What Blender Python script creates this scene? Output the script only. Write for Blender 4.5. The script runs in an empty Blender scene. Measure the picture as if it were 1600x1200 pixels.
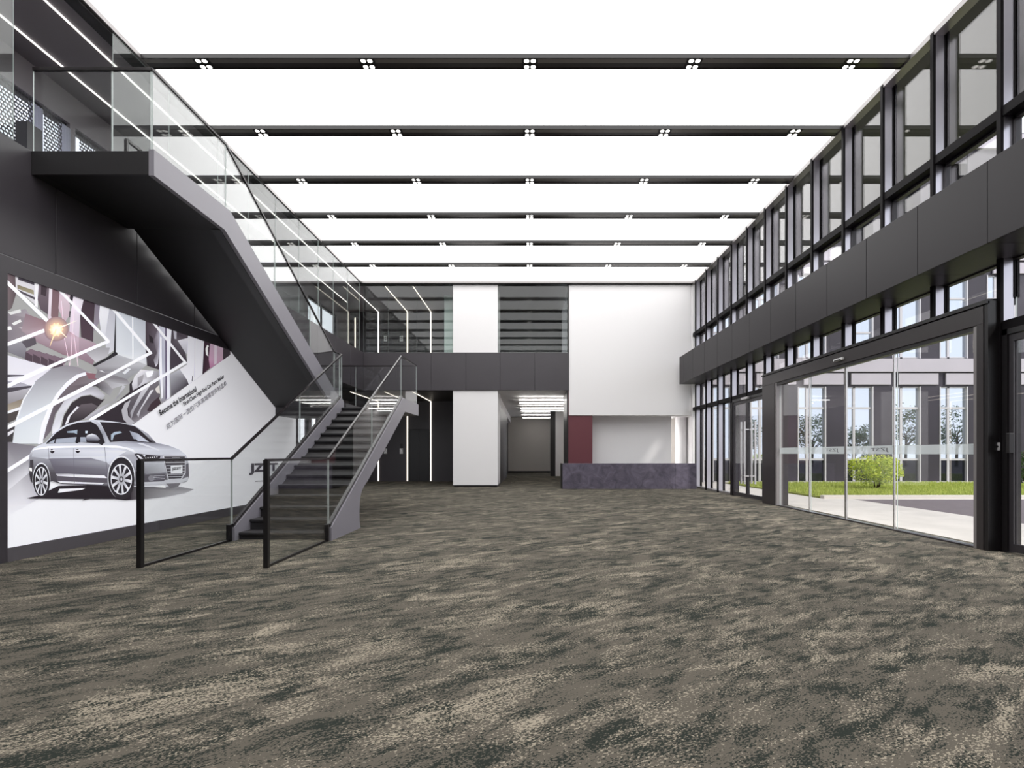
import bpy, bmesh, math, random
from mathutils import Vector
from mathutils.geometry import tessellate_polygon
S = bpy.context.scene
COL = S.collection
random.seed(7)

# ------------------------------------------------------------------ camera, sky, sun, exposure
EYE = 1.25
cam_d = bpy.data.cameras.new('camera'); cam = bpy.data.objects.new('camera', cam_d); COL.objects.link(cam)
cam.location = (0, 0, EYE); cam.rotation_euler = (math.pi/2, 0, 0)
cam_d.sensor_width = 36; cam_d.lens = 18.0
cam_d.shift_x = -0.016875; cam_d.shift_y = 0.0675
cam_d.clip_end = 400
S.camera = cam
w = bpy.data.worlds.new('sky'); S.world = w; w.use_nodes = True
nt = w.node_tree; nt.nodes.clear()
o_ = nt.nodes.new('ShaderNodeOutputWorld'); bg = nt.nodes.new('ShaderNodeBackground')
tc = nt.nodes.new('ShaderNodeTexCoord'); sp = nt.nodes.new('ShaderNodeSeparateXYZ'); rp = nt.nodes.new('ShaderNodeValToRGB')
rp.color_ramp.elements[0].position = 0.0; rp.color_ramp.elements[0].color = (.93, .95, 1, 1)
rp.color_ramp.elements[1].position = 0.9; rp.color_ramp.elements[1].color = (.76, .84, .98, 1)
nt.links.new(tc.outputs['Generated'], sp.inputs[0]); nt.links.new(sp.outputs['Z'], rp.inputs[0])
nt.links.new(rp.outputs[0], bg.inputs[0]); bg.inputs[1].default_value = 1.6
nt.links.new(bg.outputs[0], o_.inputs[0])
sun_d = bpy.data.lights.new('sun', 'SUN'); sun = bpy.data.objects.new('sun', sun_d); COL.objects.link(sun)
sun_d.energy = 3.4; sun_d.angle = math.radians(9); sun_d.color = (1, .96, .9)
sun.rotation_euler = Vector((-.55, .62, -.85)).to_track_quat('-Z', 'Y').to_euler()
sun.location = (20, -20, 40)
S.view_settings.view_transform = 'Standard'; S.view_settings.look = 'None'
S.view_settings.exposure = 0.0; S.view_settings.gamma = 1.0
S.view_settings.use_curve_mapping = False
try:
    S.cycles.use_denoising = True
    S.cycles.max_bounces = 10; S.cycles.transparent_max_bounces = 28
    S.cycles.glossy_bounces = 5; S.cycles.diffuse_bounces = 5
    S.cycles.sample_clamp_indirect = 6
except Exception:
    pass
CEIL_POWER = 3.1

# ------------------------------------------------------------------ materials
def lin(c):
    return tuple((v/255/12.92 if v/255 <= .04045 else ((v/255+.055)/1.055)**2.4) for v in c)
def nodes(name):
    m = bpy.data.materials.new(name); m.use_nodes = True
    t = m.node_tree; t.nodes.clear()
    out = t.nodes.new('ShaderNodeOutputMaterial')
    return m, t, out
def N(t, kind, **kw):
    n = t.nodes.new(kind)
    for k, v in kw.items():
        if k.startswith('i_'): n.inputs[int(k[2:]) if k[2:].isdigit() else k[2:].replace('_', ' ')].default_value = v
        else: setattr(n, k, v)
    return n
def L(t, a, b): t.links.new(a, b)
def M(name, rgb, rough=.5, metal=0.0, spec=.5, vary=0.0, scale=6, emit=None, estr=0):
    m, t, out = nodes(name)
    p = N(t, 'ShaderNodeBsdfPrincipled'); c = lin(rgb)
    p.inputs['Roughness'].default_value = rough; p.inputs['Metallic'].default_value = metal
    p.inputs['Specular IOR Level'].default_value = spec
    p.inputs['Base Color'].default_value = (*c, 1)
    if vary:
        g = N(t, 'ShaderNodeNewGeometry'); n = N(t, 'ShaderNodeTexNoise'); n.inputs['Scale'].default_value = scale; n.inputs['Detail'].default_value = 6
        r = N(t, 'ShaderNodeValToRGB')
        r.color_ramp.elements[0].position = .3; r.color_ramp.elements[1].position = .7
        r.color_ramp.elements[0].color = (*[v*(1-vary) for v in c], 1); r.color_ramp.elements[1].color = (*[min(1, v*(1+vary)) for v in c], 1)
        L(t, g.outputs['Position'], n.inputs['Vector']); L(t, n.outputs['Fac'], r.inputs[0]); L(t, r.outputs[0], p.inputs['Base Color'])
    if emit:
        p.inputs['Emission Color'].default_value = (*lin(emit), 1); p.inputs['Emission Strength'].default_value = estr
    L(t, p.outputs[0], out.inputs[0])
    return m
def emissive(name, rgb, s):
    m, t, out = nodes(name); e = N(t, 'ShaderNodeEmission')
    e.inputs[0].default_value = (*rgb, 1); e.inputs[1].default_value = s; L(t, e.outputs[0], out.inputs[0]); return m
def glass_mat(name, tint, ior=1.5):
    m, t, out = nodes(name)
    g = N(t, 'ShaderNodeNewGeometry'); mm = N(t, 'ShaderNodeMath', operation='MULTIPLY_ADD')
    mm.inputs[1].default_value = -(ior-1/ior); mm.inputs[2].default_value = ior
    f = N(t, 'ShaderNodeFresnel'); tr = N(t, 'ShaderNodeBsdfTransparent'); gl = N(t, 'ShaderNodeBsdfGlossy')
    tr.inputs[0].default_value = (*tint, 1); gl.inputs['Roughness'].default_value = 0.0; gl.inputs[0].default_value = (1, .99, 1, 1)
    mx = N(t, 'ShaderNodeMixShader')
    L(t, g.outputs['Backfacing'], mm.inputs[0]); L(t, mm.outputs[0], f.inputs['IOR'])
    L(t, f.outputs[0], mx.inputs[0]); L(t, tr.outputs[0], mx.inputs[1]); L(t, gl.outputs[0], mx.inputs[2]); L(t, mx.outputs[0], out.inputs[0])
    return m
def frosted_mat():
    m, t, out = nodes('frosted_film'); tr = N(t, 'ShaderNodeBsdfTransparent'); d = N(t, 'ShaderNodeBsdfDiffuse'); tl = N(t, 'ShaderNodeBsdfTranslucent')
    d.inputs[0].default_value = (.34, .36, .36, 1); tl.inputs[0].default_value = (.3, .32, .32, 1)
    a = N(t, 'ShaderNodeAddShader'); mx = N(t, 'ShaderNodeMixShader'); mx.inputs[0].default_value = .42
    L(t, d.outputs[0], a.inputs[0]); L(t, tl.outputs[0], a.inputs[1]); L(t, tr.outputs[0], mx.inputs[1]); L(t, a.outputs[0], mx.inputs[2]); L(t, mx.outputs[0], out.inputs[0])
    return m
def carpet_mat():
    m, t, out = nodes('carpet')
    p = N(t, 'ShaderNodeBsdfPrincipled'); p.inputs['Roughness'].default_value = 1; p.inputs['Specular IOR Level'].default_value = .08
    g = N(t, 'ShaderNodeNewGeometry')
    mp = N(t, 'ShaderNodeMapping', vector_type='TEXTURE'); mp.inputs['Rotation'].default_value = (0, 0, math.radians(32)); mp.inputs['Scale'].default_value = (1.45, .62, 1)
    L(t, g.outputs['Position'], mp.inputs['Vector'])
    def noise(scale, detail, rough, vec, dist=0.0):
        n = N(t, 'ShaderNodeTexNoise'); n.inputs['Scale'].default_value = scale; n.inputs['Detail'].default_value = detail
        n.inputs['Roughness'].default_value = rough; n.inputs['Distortion'].default_value = dist; L(t, vec, n.inputs['Vector']); return n.outputs['Fac']
    n1 = noise(2.9, 10, .72, mp.outputs[0], .8)
    m2 = N(t, 'ShaderNodeVectorMath', operation='ADD'); m2.inputs[1].default_value = (13.1, 4.7, 0); L(t, mp.outputs[0], m2.inputs[0])
    n2 = noise(1.9, 8, .62, m2.outputs[0], .9)
    mps = N(t, 'ShaderNodeMapping', vector_type='TEXTURE'); mps.inputs['Rotation'].default_value = (0, 0, math.radians(34)); mps.inputs['Scale'].default_value = (1.9, .55, 1); L(t, g.outputs['Position'], mps.inputs['Vector'])
    nm = noise(8.5, 6, .65, mps.outputs[0], .5)
    def blend(a, b, ka, kb):
        x = N(t, 'ShaderNodeMath', operation='MULTIPLY'); x.inputs[1].default_value = ka; L(t, a, x.inputs[0])
        y = N(t, 'ShaderNodeMath', operation='MULTIPLY_ADD'); y.inputs[1].default_value = kb; L(t, b, y.inputs[0]); L(t, x.outputs[0], y.inputs[2]); return y.outputs[0]
    n1 = blend(n1, nm, .72, .42); n2 = blend(n2, nm, .95, -.22)
    mpg = N(t, 'ShaderNodeMapping', vector_type='TEXTURE'); mpg.inputs['Rotation'].default_value = (0, 0, math.radians(32)); mpg.inputs['Scale'].default_value = (1.3, .8, 1); L(t, g.outputs['Position'], mpg.inputs['Vector'])
    gr = noise(85, 2, .6, mpg.outputs[0])
    m3 = N(t, 'ShaderNodeVectorMath', operation='ADD'); m3.inputs[1].default_value = (3.3, 7.7, 0); L(t, mpg.outputs[0], m3.inputs[0])
    gr2 = noise(70, 2, .6, m3.outputs[0])
    def mask(base, grain, k, t0, t1):
        a = N(t, 'ShaderNodeMath', operation='MULTIPLY_ADD'); a.inputs[1].default_value = k; L(t, grain, a.inputs[0]); L(t, base, a.inputs[2])
        r = N(t, 'ShaderNodeMapRange'); r.inputs['From Min'].default_value = t0; r.inputs['From Max'].default_value = t1; L(t, a.outputs[0], r.inputs['Value']); return r.outputs[0]
    dark = mask(n1, gr, .66, .922, .942)
    light = mask(n2, gr2, 1.05, .985, 1.01)
    def mix(f, a, b):
        x = N(t, 'ShaderNodeMix', data_type='RGBA'); L(t, f, x.inputs[0])
        for s, v in ((6, a), (7, b)):
            if isinstance(v, tuple): x.inputs[s].default_value = (*v, 1)
            else: L(t, v, x.inputs[s])
        return x.outputs[2]
    c = mix(light, lin(CARPET[0]), lin(CARPET[1])); c = mix(dark, c, lin(CARPET[2]))
    L(t, c, p.inputs['Base Color'])
    b = N(t, 'ShaderNodeBump'); b.inputs['Strength'].default_value = .35; b.inputs['Distance'].default_value = .006; L(t, gr, b.inputs['Height']); L(t, b.outputs[0], p.inputs['Normal'])
    L(t, p.outputs[0], out.inputs[0]); return m
CARPET = ((91, 86, 78), (149, 140, 125), (43, 47, 43))
def stone_mat():
    m, t, out = nodes('slate_stone'); p = N(t, 'ShaderNodeBsdfPrincipled'); g = N(t, 'ShaderNodeNewGeometry')
    n = N(t, 'ShaderNodeTexNoise'); n.inputs['Scale'].default_value = 2.6; n.inputs['Detail'].default_value = 12; n.inputs['Roughness'].default_value = .7; n.inputs['Distortion'].default_value = 1.2
    r = N(t, 'ShaderNodeValToRGB'); r.color_ramp.elements[0].position = .3; r.color_ramp.elements[1].position = .75
    r.color_ramp.elements[0].color = (*lin((74, 69, 80)), 1); r.color_ramp.elements[1].color = (*lin((116, 110, 126)), 1)
    n2 = N(t, 'ShaderNodeTexNoise'); n2.inputs['Scale'].default_value = 5; n2.inputs['Detail'].default_value = 8; n2.inputs['Distortion'].default_value = 2.5
    v = N(t, 'ShaderNodeValToRGB'); v.color_ramp.elements[0].position = .492; v.color_ramp.elements[0].color = (0, 0, 0, 1); v.color_ramp.elements[1].position = .5; v.color_ramp.elements[1].color = (.3, .3, .3, 1)
    e = v.color_ramp.elements.new(.508); e.color = (0, 0, 0, 1)
    mx = N(t, 'ShaderNodeMix', data_type='RGBA'); mx.inputs[7].default_value = (*lin((130, 124, 136)), 1)
    L(t, g.outputs['Position'], n.inputs['Vector']); L(t, g.outputs['Position'], n2.inputs['Vector']); L(t, n.outputs['Fac'], r.inputs[0]); L(t, n2.outputs['Fac'], v.inputs[0])
    L(t, v.outputs[0], mx.inputs[0]); L(t, r.outputs[0], mx.inputs[6]); L(t, mx.outputs[2], p.inputs['Base Color'])
    p.inputs['Roughness'].default_value = .22; L(t, p.outputs[0], out.inputs[0]); return m
def perforated_mat():
    m, t, out = nodes('perforated_sheet'); g = N(t, 'ShaderNodeNewGeometry'); s = N(t, 'ShaderNodeSeparateXYZ'); L(t, g.outputs['Position'], s.inputs[0])
    def mt(op, a, b=None, c=None):
        n = N(t, 'ShaderNodeMath', operation=op)
        for i, v in enumerate((a, b, c)):
            if v is None: continue
            if isinstance(v, (int, float)): n.inputs[i].default_value = v
            else: L(t, v, n.inputs[i])
        return n.outputs[0]
    zz = mt('MULTIPLY', s.outputs['Z'], 1/.055); row = mt('FLOOR', zz); odd = mt('MULTIPLY', mt('MODULO', row, 2.0), .5)
    yy = mt('ADD', mt('MULTIPLY', s.outputs['Y'], 1/.055), odd)
    fy = mt('SUBTRACT', mt('FRACT', yy), .5); fz = mt('SUBTRACT', mt('FRACT', zz), .5)
    d = mt('ADD', mt('POWER', mt('ABSOLUTE', mt('MULTIPLY', fy, 2.6)), 3.0), mt('POWER', mt('ABSOLUTE', mt('MULTIPLY', fz, 3.0)), 3.0))
    hole = mt('LESS_THAN', d, 1.0)
    df = N(t, 'ShaderNodeBsdfPrincipled'); df.inputs['Base Color'].default_value = (*lin((70, 68, 76)), 1); tr = N(t, 'ShaderNodeBsdfTransparent'); mx = N(t, 'ShaderNodeMixShader')
    L(t, hole, mx.inputs[0]); L(t, df.outputs[0], mx.inputs[1]); L(t, tr.outputs[0], mx.inputs[2]); L(t, mx.outputs[0], out.inputs[0]); return m
def sheer_mat():
    m, t, out = nodes('sheer_curtain'); d = N(t, 'ShaderNodeBsdfDiffuse'); tl = N(t, 'ShaderNodeBsdfTranslucent'); mx = N(t, 'ShaderNodeMixShader'); mx.inputs[0].default_value = .6
    d.inputs[0].default_value = (.8, .8, .86, 1); tl.inputs[0].default_value = (.85, .85, .92, 1)
    L(t, d.outputs[0], mx.inputs[1]); L(t, tl.outputs[0], mx.inputs[2]); L(t, mx.outputs[0], out.inputs[0]); return m
def print_mat():
    m, t, out = nodes('backlit_print'); a = N(t, 'ShaderNodeVertexColor', layer_name='Col'); p = N(t, 'ShaderNodeBsdfPrincipled')
    p.inputs['Roughness'].default_value = .55; p.inputs['Specular IOR Level'].default_value = .25
    L(t, a.outputs[0], p.inputs['Base Color']); L(t, a.outputs[0], p.inputs['Emission Color']); p.inputs['Emission Strength'].default_value = .5
    L(t, p.outputs[0], out.inputs[0]); return m
def leaf_mat(name, a, b):
    m, t, out = nodes(name); p = N(t, 'ShaderNodeBsdfPrincipled'); g = N(t, 'ShaderNodeNewGeometry')
    r = N(t, 'ShaderNodeValToRGB'); r.color_ramp.elements[0].color = (*lin(a), 1); r.color_ramp.elements[1].color = (*lin(b), 1)
    L(t, g.outputs['Random Per Island'], r.inputs[0]); L(t, r.outputs[0], p.inputs['Base Color']); p.inputs['Roughness'].default_value = .55
    tl = N(t, 'ShaderNodeBsdfTranslucent'); L(t, r.outputs[0], tl.inputs[0]); mx = N(t, 'ShaderNodeMixShader'); mx.inputs[0].default_value = .3
    L(t, p.outputs[0], mx.inputs[1]); L(t, tl.outputs[0], mx.inputs[2]); L(t, mx.outputs[0], out.inputs[0]); return m
def panel_mat(name, rgb, rough=.38):
    m = M(name, rgb, rough, 0, .5, .05, 1.2); return m

DARK = panel_mat('dark_panel', (61, 57, 62)); BLACK = M('black_metal', (24, 22, 24), .35); CHAR = M('charcoal_paint', (46, 43, 47), .4)
MULL = M('mullion_metal', (22, 20, 22), .5, 0, .06); BRONZE = M('bronze_metal', (52, 48, 49), .3); SOFF = M('dark_soffit', (27, 25, 27), .5); FACE = M('landing_paint', (30, 28, 30), .45); BEAMREFL = M('beam_reflection_grey', (128, 124, 120), .35, .3); STAIR = M('stair_grey_paint', (134, 131, 139), .38)
STEPM = M('black_stair_covering', (30, 28, 31), .6, vary=.2, scale=60); RAIL = M('dark_handrail', (38, 34, 36), .22)
WHITE = M('white_plaster', (236, 234, 235), .6, 0, .3); BEIGE = M('beige_plaster', (208, 203, 198), .7, 0, .25); TRIMM = M('grey_aluminium_trim', (142, 138, 138), .3, .4)
BURG = M('burgundy_paint', (98, 48, 56), .5); GLASS = glass_mat('clear_glass', (.99, .99, .99)); SGLASS = glass_mat('stair_glass', (.955, .966, .962))
EDGE = M('glass_edge', (188, 196, 194), .2, emit=None); FROST = frosted_mat(); CARP = carpet_mat(); STONE = stone_mat()
GALG = glass_mat('gallery_glass', (.93, .955, .945), 1.36)
LUM = emissive('luminous_fabric', (1, .995, .985), CEIL_POWER); LED = emissive('warm_led', (1, .9, .76), 2.2); LEDW = emissive('white_led', (1, .96, .9), 1.9); FILL = emissive('added_fill_glow', (1, .98, .96), 15); LEDC = emissive('corridor_led', (1, .97, .93), 10); LAMP = emissive('spot_lens', (1, .97, .92), 3.0)
ALU = M('light_aluminium', (200, 197, 200), .35, .2); STEEL = M('brushed_steel', (205, 203, 202), .25, .9); FIN = M('pale_fin_metal', (196, 194, 202), .28, .9)
SLATE = M('slate_cladding', (52, 47, 56), .4, 0, .5, .14, .8); BAND = M('pale_facade_panel', (186, 180, 188), .55, 0, .4, .04, 1)
MIRR = M('reflective_window_glass', (206, 214, 224), .01, .95); MIRD = M('dark_window_glass', (66, 70, 78), .03, .8); PAVE = M('pale_stone_paving', (205, 200, 194), .7, 0, .3, .08, 1.5); ASPH = M('asphalt', (112, 104, 108), .85, 0, .2, .1, 8); CURB = M('curb_stone', (205, 198, 190), .8)
SOIL = M('lawn_soil', (138, 148, 70), .95, 0, .1, .3, 9); GRASS = leaf_mat('grass_blades', (150, 168, 68), (208, 214, 118)); BUSHL = leaf_mat('bright_leaves', (140, 166, 30), (240, 244, 110)); DLEAF = leaf_mat('dark_leaves', (40, 62, 30), (84, 110, 56)); BARK = M('bark', (80, 66, 54), .9, 0, .1, .2, 12)
RED = M('red_blossom', (190, 60, 50), .6); INK = M('black_print', (38, 34, 40), .6); INKG = M('grey_print', (92, 86, 100), .6); PLASW = M('white_plastic', (222, 222, 222), .4); PRINT = print_mat(); PERF = perforated_mat(); CURTM = sheer_mat(); PURP = M('mauve_grey_wall', (142, 135, 141), .6)

# ------------------------------------------------------------------ mesh helpers
BASE = {}
class MB:
    def __init__(s): s.bm = bmesh.new(); s.mi = 0
    def quad(s, pts, mi=0):
        f = s.bm.faces.new([s.bm.verts.new(p) for p in pts]); f.material_index = mi; return f
    def box(s, x0, x1, y0, y1, z0, z1, mi=0, bev=0):
        v = [s.bm.verts.new((x, y, z)) for x in (x0, x1) for y in (y0, y1) for z in (z0, z1)]
        fs = [s.bm.faces.new([v[i] for i in q]) for q in ((0, 1, 3, 2), (4, 6, 7, 5), (0, 4, 5, 1), (2, 3, 7, 6), (0, 2, 6, 4), (1, 5, 7, 3))]
        for f in fs: f.material_index = mi
        if bev:
            es = list({e for f in fs for e in f.edges})
            bmesh.ops.bevel(s.bm, geom=es, offset=bev, segments=2, affect='EDGES', profile=.5)
        return s
    def prism(s, poly, axis, a, b, mi=0, side=None):
        """poly: 2D points; axis 'x': (y,z) swept along x, 'y': (x,z) along y, 'z': (x,y) along z"""
        def P(p, t): return {'x': (t, p[0], p[1]), 'y': (p[0], t, p[1]), 'z': (p[0], p[1], t)}[axis]
        A = [s.bm.verts.new(P(p, a)) for p in poly]; B = [s.bm.verts.new(P(p, b)) for p in poly]
        n = len(poly); side = mi if side is None else side
        f1 = s.bm.faces.new(A); f2 = s.bm.faces.new(B[::-1]); f1.material_index = f2.material_index = mi
        for i in range(n):
            f = s.bm.faces.new((A[i], B[i], B[(i+1) % n], A[(i+1) % n])); f.material_index = side
        return s
    def slab(s, a, b, z0a, z1a, z0b, z1b, th, mi=0, side=1):
        """upright sheet from plan point a to plan point b, with own bottom/top heights at both ends"""
        d = Vector((b[0]-a[0], b[1]-a[1], 0)); n = Vector((-d.y, d.x, 0)).normalized()*th/2
        P = [Vector((a[0], a[1], z0a)), Vector((b[0], b[1], z0b)), Vector((b[0], b[1], z1b)), Vector((a[0], a[1], z1a))]
        A = [s.bm.verts.new(p-n) for p in P]; B = [s.bm.verts.new(p+n) for p in P]
        f = s.bm.faces.new(A); f.material_index = mi; f = s.bm.faces.new(B[::-1]); f.material_index = mi
        for i in range(4):
            f = s.bm.faces.new((A[i], B[i], B[(i+1) % 4], A[(i+1) % 4])); f.material_index = side
        return s
    def bar(s, p, q, w, h, mi=0):
        """rectangular bar from p to q, w wide, h high"""
        p, q = Vector(p), Vector(q); d = (q-p).normalized(); u = Vector((0, 0, 1)) if abs(d.z) < .95 else Vector((0, 1, 0))
        sx = d.cross(u).normalized()*w/2; up = sx.cross(d).normalized()*h/2
        A = [s.bm.verts.new(p+c) for c in (-sx-up, sx-up, sx+up, -sx+up)]; B = [s.bm.verts.new(q+c) for c in (-sx-up, sx-up, sx+up, -sx+up)]
        s.bm.faces.new(A).material_index = mi; s.bm.faces.new(B[::-1]).material_index = mi
        for i in range(4): s.bm.faces.new((A[i], B[i], B[(i+1) % 4], A[(i+1) % 4])).material_index = mi
        return s
    def cyl(s, p, q, r0, r1=None, seg=16, mi=0):
        r1 = r0 if r1 is None else r1; p, q = Vector(p), Vector(q); d = (q-p).normalized()
        u = d.orthogonal().normalized(); v = d.cross(u)
        A, B = [], []
        for i in range(seg):
            a = 2*math.pi*i/seg; c = u*math.cos(a)+v*math.sin(a); A.append(s.bm.verts.new(p+c*r0)); B.append(s.bm.verts.new(q+c*r1))
        s.bm.faces.new(A).material_index = mi; s.bm.faces.new(B[::-1]).material_index = mi
        for i in range(seg):
            f = s.bm.faces.new((A[i], B[i], B[(i+1) % seg], A[(i+1) % seg])); f.material_index = mi; f.smooth = True
        return s
    def build(s, name, mats, parent=None, normals=True):
        if normals: bmesh.ops.recalc_face_normals(s.bm, faces=s.bm.faces[:])
        if parent is not None: org = BASE[parent.name]
        else:
            vs = [v.co for v in s.bm.verts]
            org = Vector(((min(v.x for v in vs)+max(v.x for v in vs))/2, (min(v.y for v in vs)+max(v.y for v in vs))/2, min(v.z for v in vs)))
        bmesh.ops.translate(s.bm, verts=s.bm.verts[:], vec=-org)
        me = bpy.data.meshes.new(name); s.bm.to_mesh(me); s.bm.free()
        for m in (mats if isinstance(mats, (list, tuple)) else [mats]): me.materials.append(m)
        return link(name, me, parent, org)
def link(name, me, parent, org):
    o = bpy.data.objects.new(name, me); COL.objects.link(o)
    if parent is not None: o.parent = parent
    else: o.location = org
    BASE[o.name] = Vector(org); return o
def empty(name, loc):
    o = bpy.data.objects.new(name, None); o.empty_display_size = .2; COL.objects.link(o); o.location = loc; BASE[o.name] = Vector(loc); return o
def tag(o, label, cat=None, group=None, kind=None):
    if label: o['label'] = label
    if cat: o['category'] = cat
    if group: o['group'] = group
    if kind: o['kind'] = kind
    return o
def struct(o, label=None): return tag(o, label, kind='structure')
def box(name, mats, dims, parent=None, bev=0): return MB().box(*dims, bev=bev).build(name, mats, parent)
def copy_tree(o, parent=None):
    c = o.copy(); COL.objects.link(c)
    if parent is not None: c.parent = parent
    for ch in list(o.children): copy_tree(ch, c)
    return c
def text_mesh(name, body, m, parent, place, bold=.0):
    """text as a flat mesh; place(u, v) -> world point, u and v in units of the text's own box (v by its height)"""
    cu = bpy.data.curves.new(name, 'FONT'); cu.body = body; cu.resolution_u = 3; cu.offset = bold
    tmp = bpy.data.objects.new(name+'_tmp', cu); COL.objects.link(tmp)
    dg = bpy.context.evaluated_depsgraph_get(); me = bpy.data.meshes.new_from_object(tmp.evaluated_get(dg))
    bpy.data.objects.remove(tmp); bpy.data.curves.remove(cu)
    xs = [v.co.x for v in me.vertices] or [0, 1]; ys = [v.co.y for v in me.vertices] or [0, 1]
    x0, x1, y0, y1 = min(xs), max(xs), min(ys), max(ys)
    org = BASE[parent.name]
    for v in me.vertices: v.co = Vector(place((v.co.x-x0)/(x1-x0), (v.co.y-y0)/max(y1-y0, 1e-6))) - org
    me.name = name; me.materials.clear(); me.materials.append(m)
    return link(name, me, parent, org)

# ------------------------------------------------------------------ the room: floor, walls, slabs, ceilings
XL, XR, YB, H = -6.1, 6.18, 18.87, 7.5       # left fascia, right glass, back plane, ceiling
XO, YE = -7.95, 22.55                         # outer left wall, lift lobby back wall
SL0, SL1 = 3.56, 4.95                         # gallery slab
struct(MB().box(XO, XR+.03, -4, 33.2, -.12, 0).build('floor', CARP), 'taupe and charcoal streaked carpet floor')
# left ground floor wall behind the mural, and fascia of the gallery with joints between its panels
g = MB()
g.box(XL-.05, XL+.05, -4, 13.2, 0, SL0-.05); g.build('wall_left', DARK); struct(bpy.data.objects['wall_left'], 'dark wall carrying the backlit mural')
g = MB(); ys = [-4, -.2, 1.16, 2.52, 3.88, 5.24, 6.6, 7.96, 9.32, 10.68, 12.04, 13.4, 14.76, 16.12, 17.48, YB-.04]
for a, b in zip(ys, ys[1:]): g.box(XL-.1, XL, a+.005, b-.005, SL0, SL1, bev=.004)
g.box(XL-.13, XL-.012, -4, YB-.04, SL0+.005, SL1-.005)
struct(g.build('trim_gallery_left', DARK), 'dark panelled edge of the left gallery')
g = MB(); xs = [XL-.0, -4.9, -3.61, -2.33, -1.07, .2, 1.44]
for a, b in zip(xs, xs[1:]): g.box(a+.005, b-.005, YB-.05, YB+.06, SL0, SL1, bev=.004)
g.box(XL, 1.44, YB-.035, YB+.09, SL0+.005, SL1-.005)
struct(g.build('trim_gallery_back', DARK), 'dark panelled edge of the back gallery')
g = MB(); g.box(XO, XL-.13, -4, YE, SL0+.1, SL1-.02); g.box(XL-.13, 1.44, YB+.09, YE, SL0+.1, SL1-.02)
struct(g.build('slab_gallery', CHAR))
# outer left wall with window openings (upper: 5.4-8.86, 8.97-12.6, 18.4-21.2; ground: 17.6-19.4)
g = MB()
def wall_x(g, x0, x1, y0, y1, z0, z1, holes):
    cuts = sorted({y0, y1, *[h[0] for h in holes], *[h[1] for h in holes]})
    for a, b in zip(cuts, cuts[1:]):
        hs = [h for h in holes if h[0] <= a and h[1] >= b]
        if not hs: g.box(x0, x1, a, b, z0, z1)
        else:
            h = hs[0]
            if h[2] > z0: g.box(x0, x1, a, b, z0, h[2])
            if h[3] < z1: g.box(x0, x1, a, b, h[3], z1)
wall_x(g, XO-.2, XO, -4, YE+.2, SL1-.02, H, [(5.4, 8.86, SL1, 6.95), (8.97, 12.6, SL1, 6.95), (18.4, 21.2, 5.3, 6.95)])
wall_x(g, XO-.2, XO, 13.0, YE+.2, 0, SL1-.02, [(17.6, 18.55, .15, 2.9), (18.7, 19.5, .15, 2.9)])
struct(g.build('wall_outer_left', PURP))
# lobby back wall, both storeys
struct(box('wall_back', DARK, (XO, -2.9, YE, YE+.2, 0, H)), 'dark wall of the lift lobby')
struct(box('wall_back_upper', CHAR, (-2.9, 1.44, YE, YE+.2, SL1, H)))
struct(box('ceiling_lobby', SOFF, (XO, -2.83, YB+.09, YE, SL0-.02, SL0+.1)))
struct(box('ceiling_gallery_side', PURP, (XO, -6.33, -4, YE, H-.03, H+.1)), 'dark ceiling over the left gallery')
struct(box('ceiling_gallery_back', PURP, (-6.33, 1.44, YB+.13, YE, H-.03, H+.1)))
struct(box('roof', SOFF, (XO-.3, 8.9, -4.2, 33.5, 7.72, 8.0)), 'dark roof overhanging the glass front')
struct(box('wall_front', M('grey_wall', (120, 116, 116), .7), (XO, XR, -4.2, -4, 0, 7.72)))
# white column through both storeys
g = MB(); g.box(-2.81, -1.16, YB, YB+1.5, .07, H, bev=.006); g.box(-2.78, -1.19, YB+.03, YB+1.48, 0, .07, 1)
struct(g.build('column_white', [WHITE, BLACK]), 'white square column standing from floor to ceiling')
# white strip beside the column upstairs, return wall of the lobby
struct(box('wall_stub_upper', M('pale_green_wall', (190, 204, 200), .5), (-3.35, -2.85, YB+1.3, YB+1.5, SL1, H-.03)))
struct(box('wall_lobby_return', DARK, (-3.0, -2.81, YB+1.5, YE, 0, SL0-.02)))
# corridor
g = MB(); g.box(-1.32, -1.17, YB+.12, 27.0, 0, 3.2, bev=.003); g.box(-1.34, -1.2, YB+.12, 33, 3.2, SL0, 1); g.box(-1.5, -1.36, 27, 33, 0, 3.2)
struct(g.build('wall_corridor_left', [DARK, WHITE]), 'dark side wall of the corridor')
struct(box('wall_corridor_end', BEIGE, (-1.5, 2.6, 33, 33.15, 0, SL0)), 'beige wall at the end of the corridor')
g = MB(); g.box(1.42, 2.6, 27.8, 27.95, 0, SL0); struct(g.build('wall_corridor_return', WHITE))
struct(box('column_corridor', SOFF, (1.15, 1.42, 27.8, 28.2, 0, SL0)), 'black post beside the pale return wall in the corridor')
struct(box('wall_corridor_right', WHITE, (2.05, 2.2, 20.7, 27.8, 0, SL0)))
g = MB(); g.box(-1.5, 2.6, YB+.09, 33.1, SL0, SL0+.12); struct(g.build('ceiling_corridor', WHITE), 'pale corridor ceiling')
struct(box('baseboard_corridor', BLACK, (-1.36, 2.6, 32.97, 33, 0, .1)))
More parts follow.
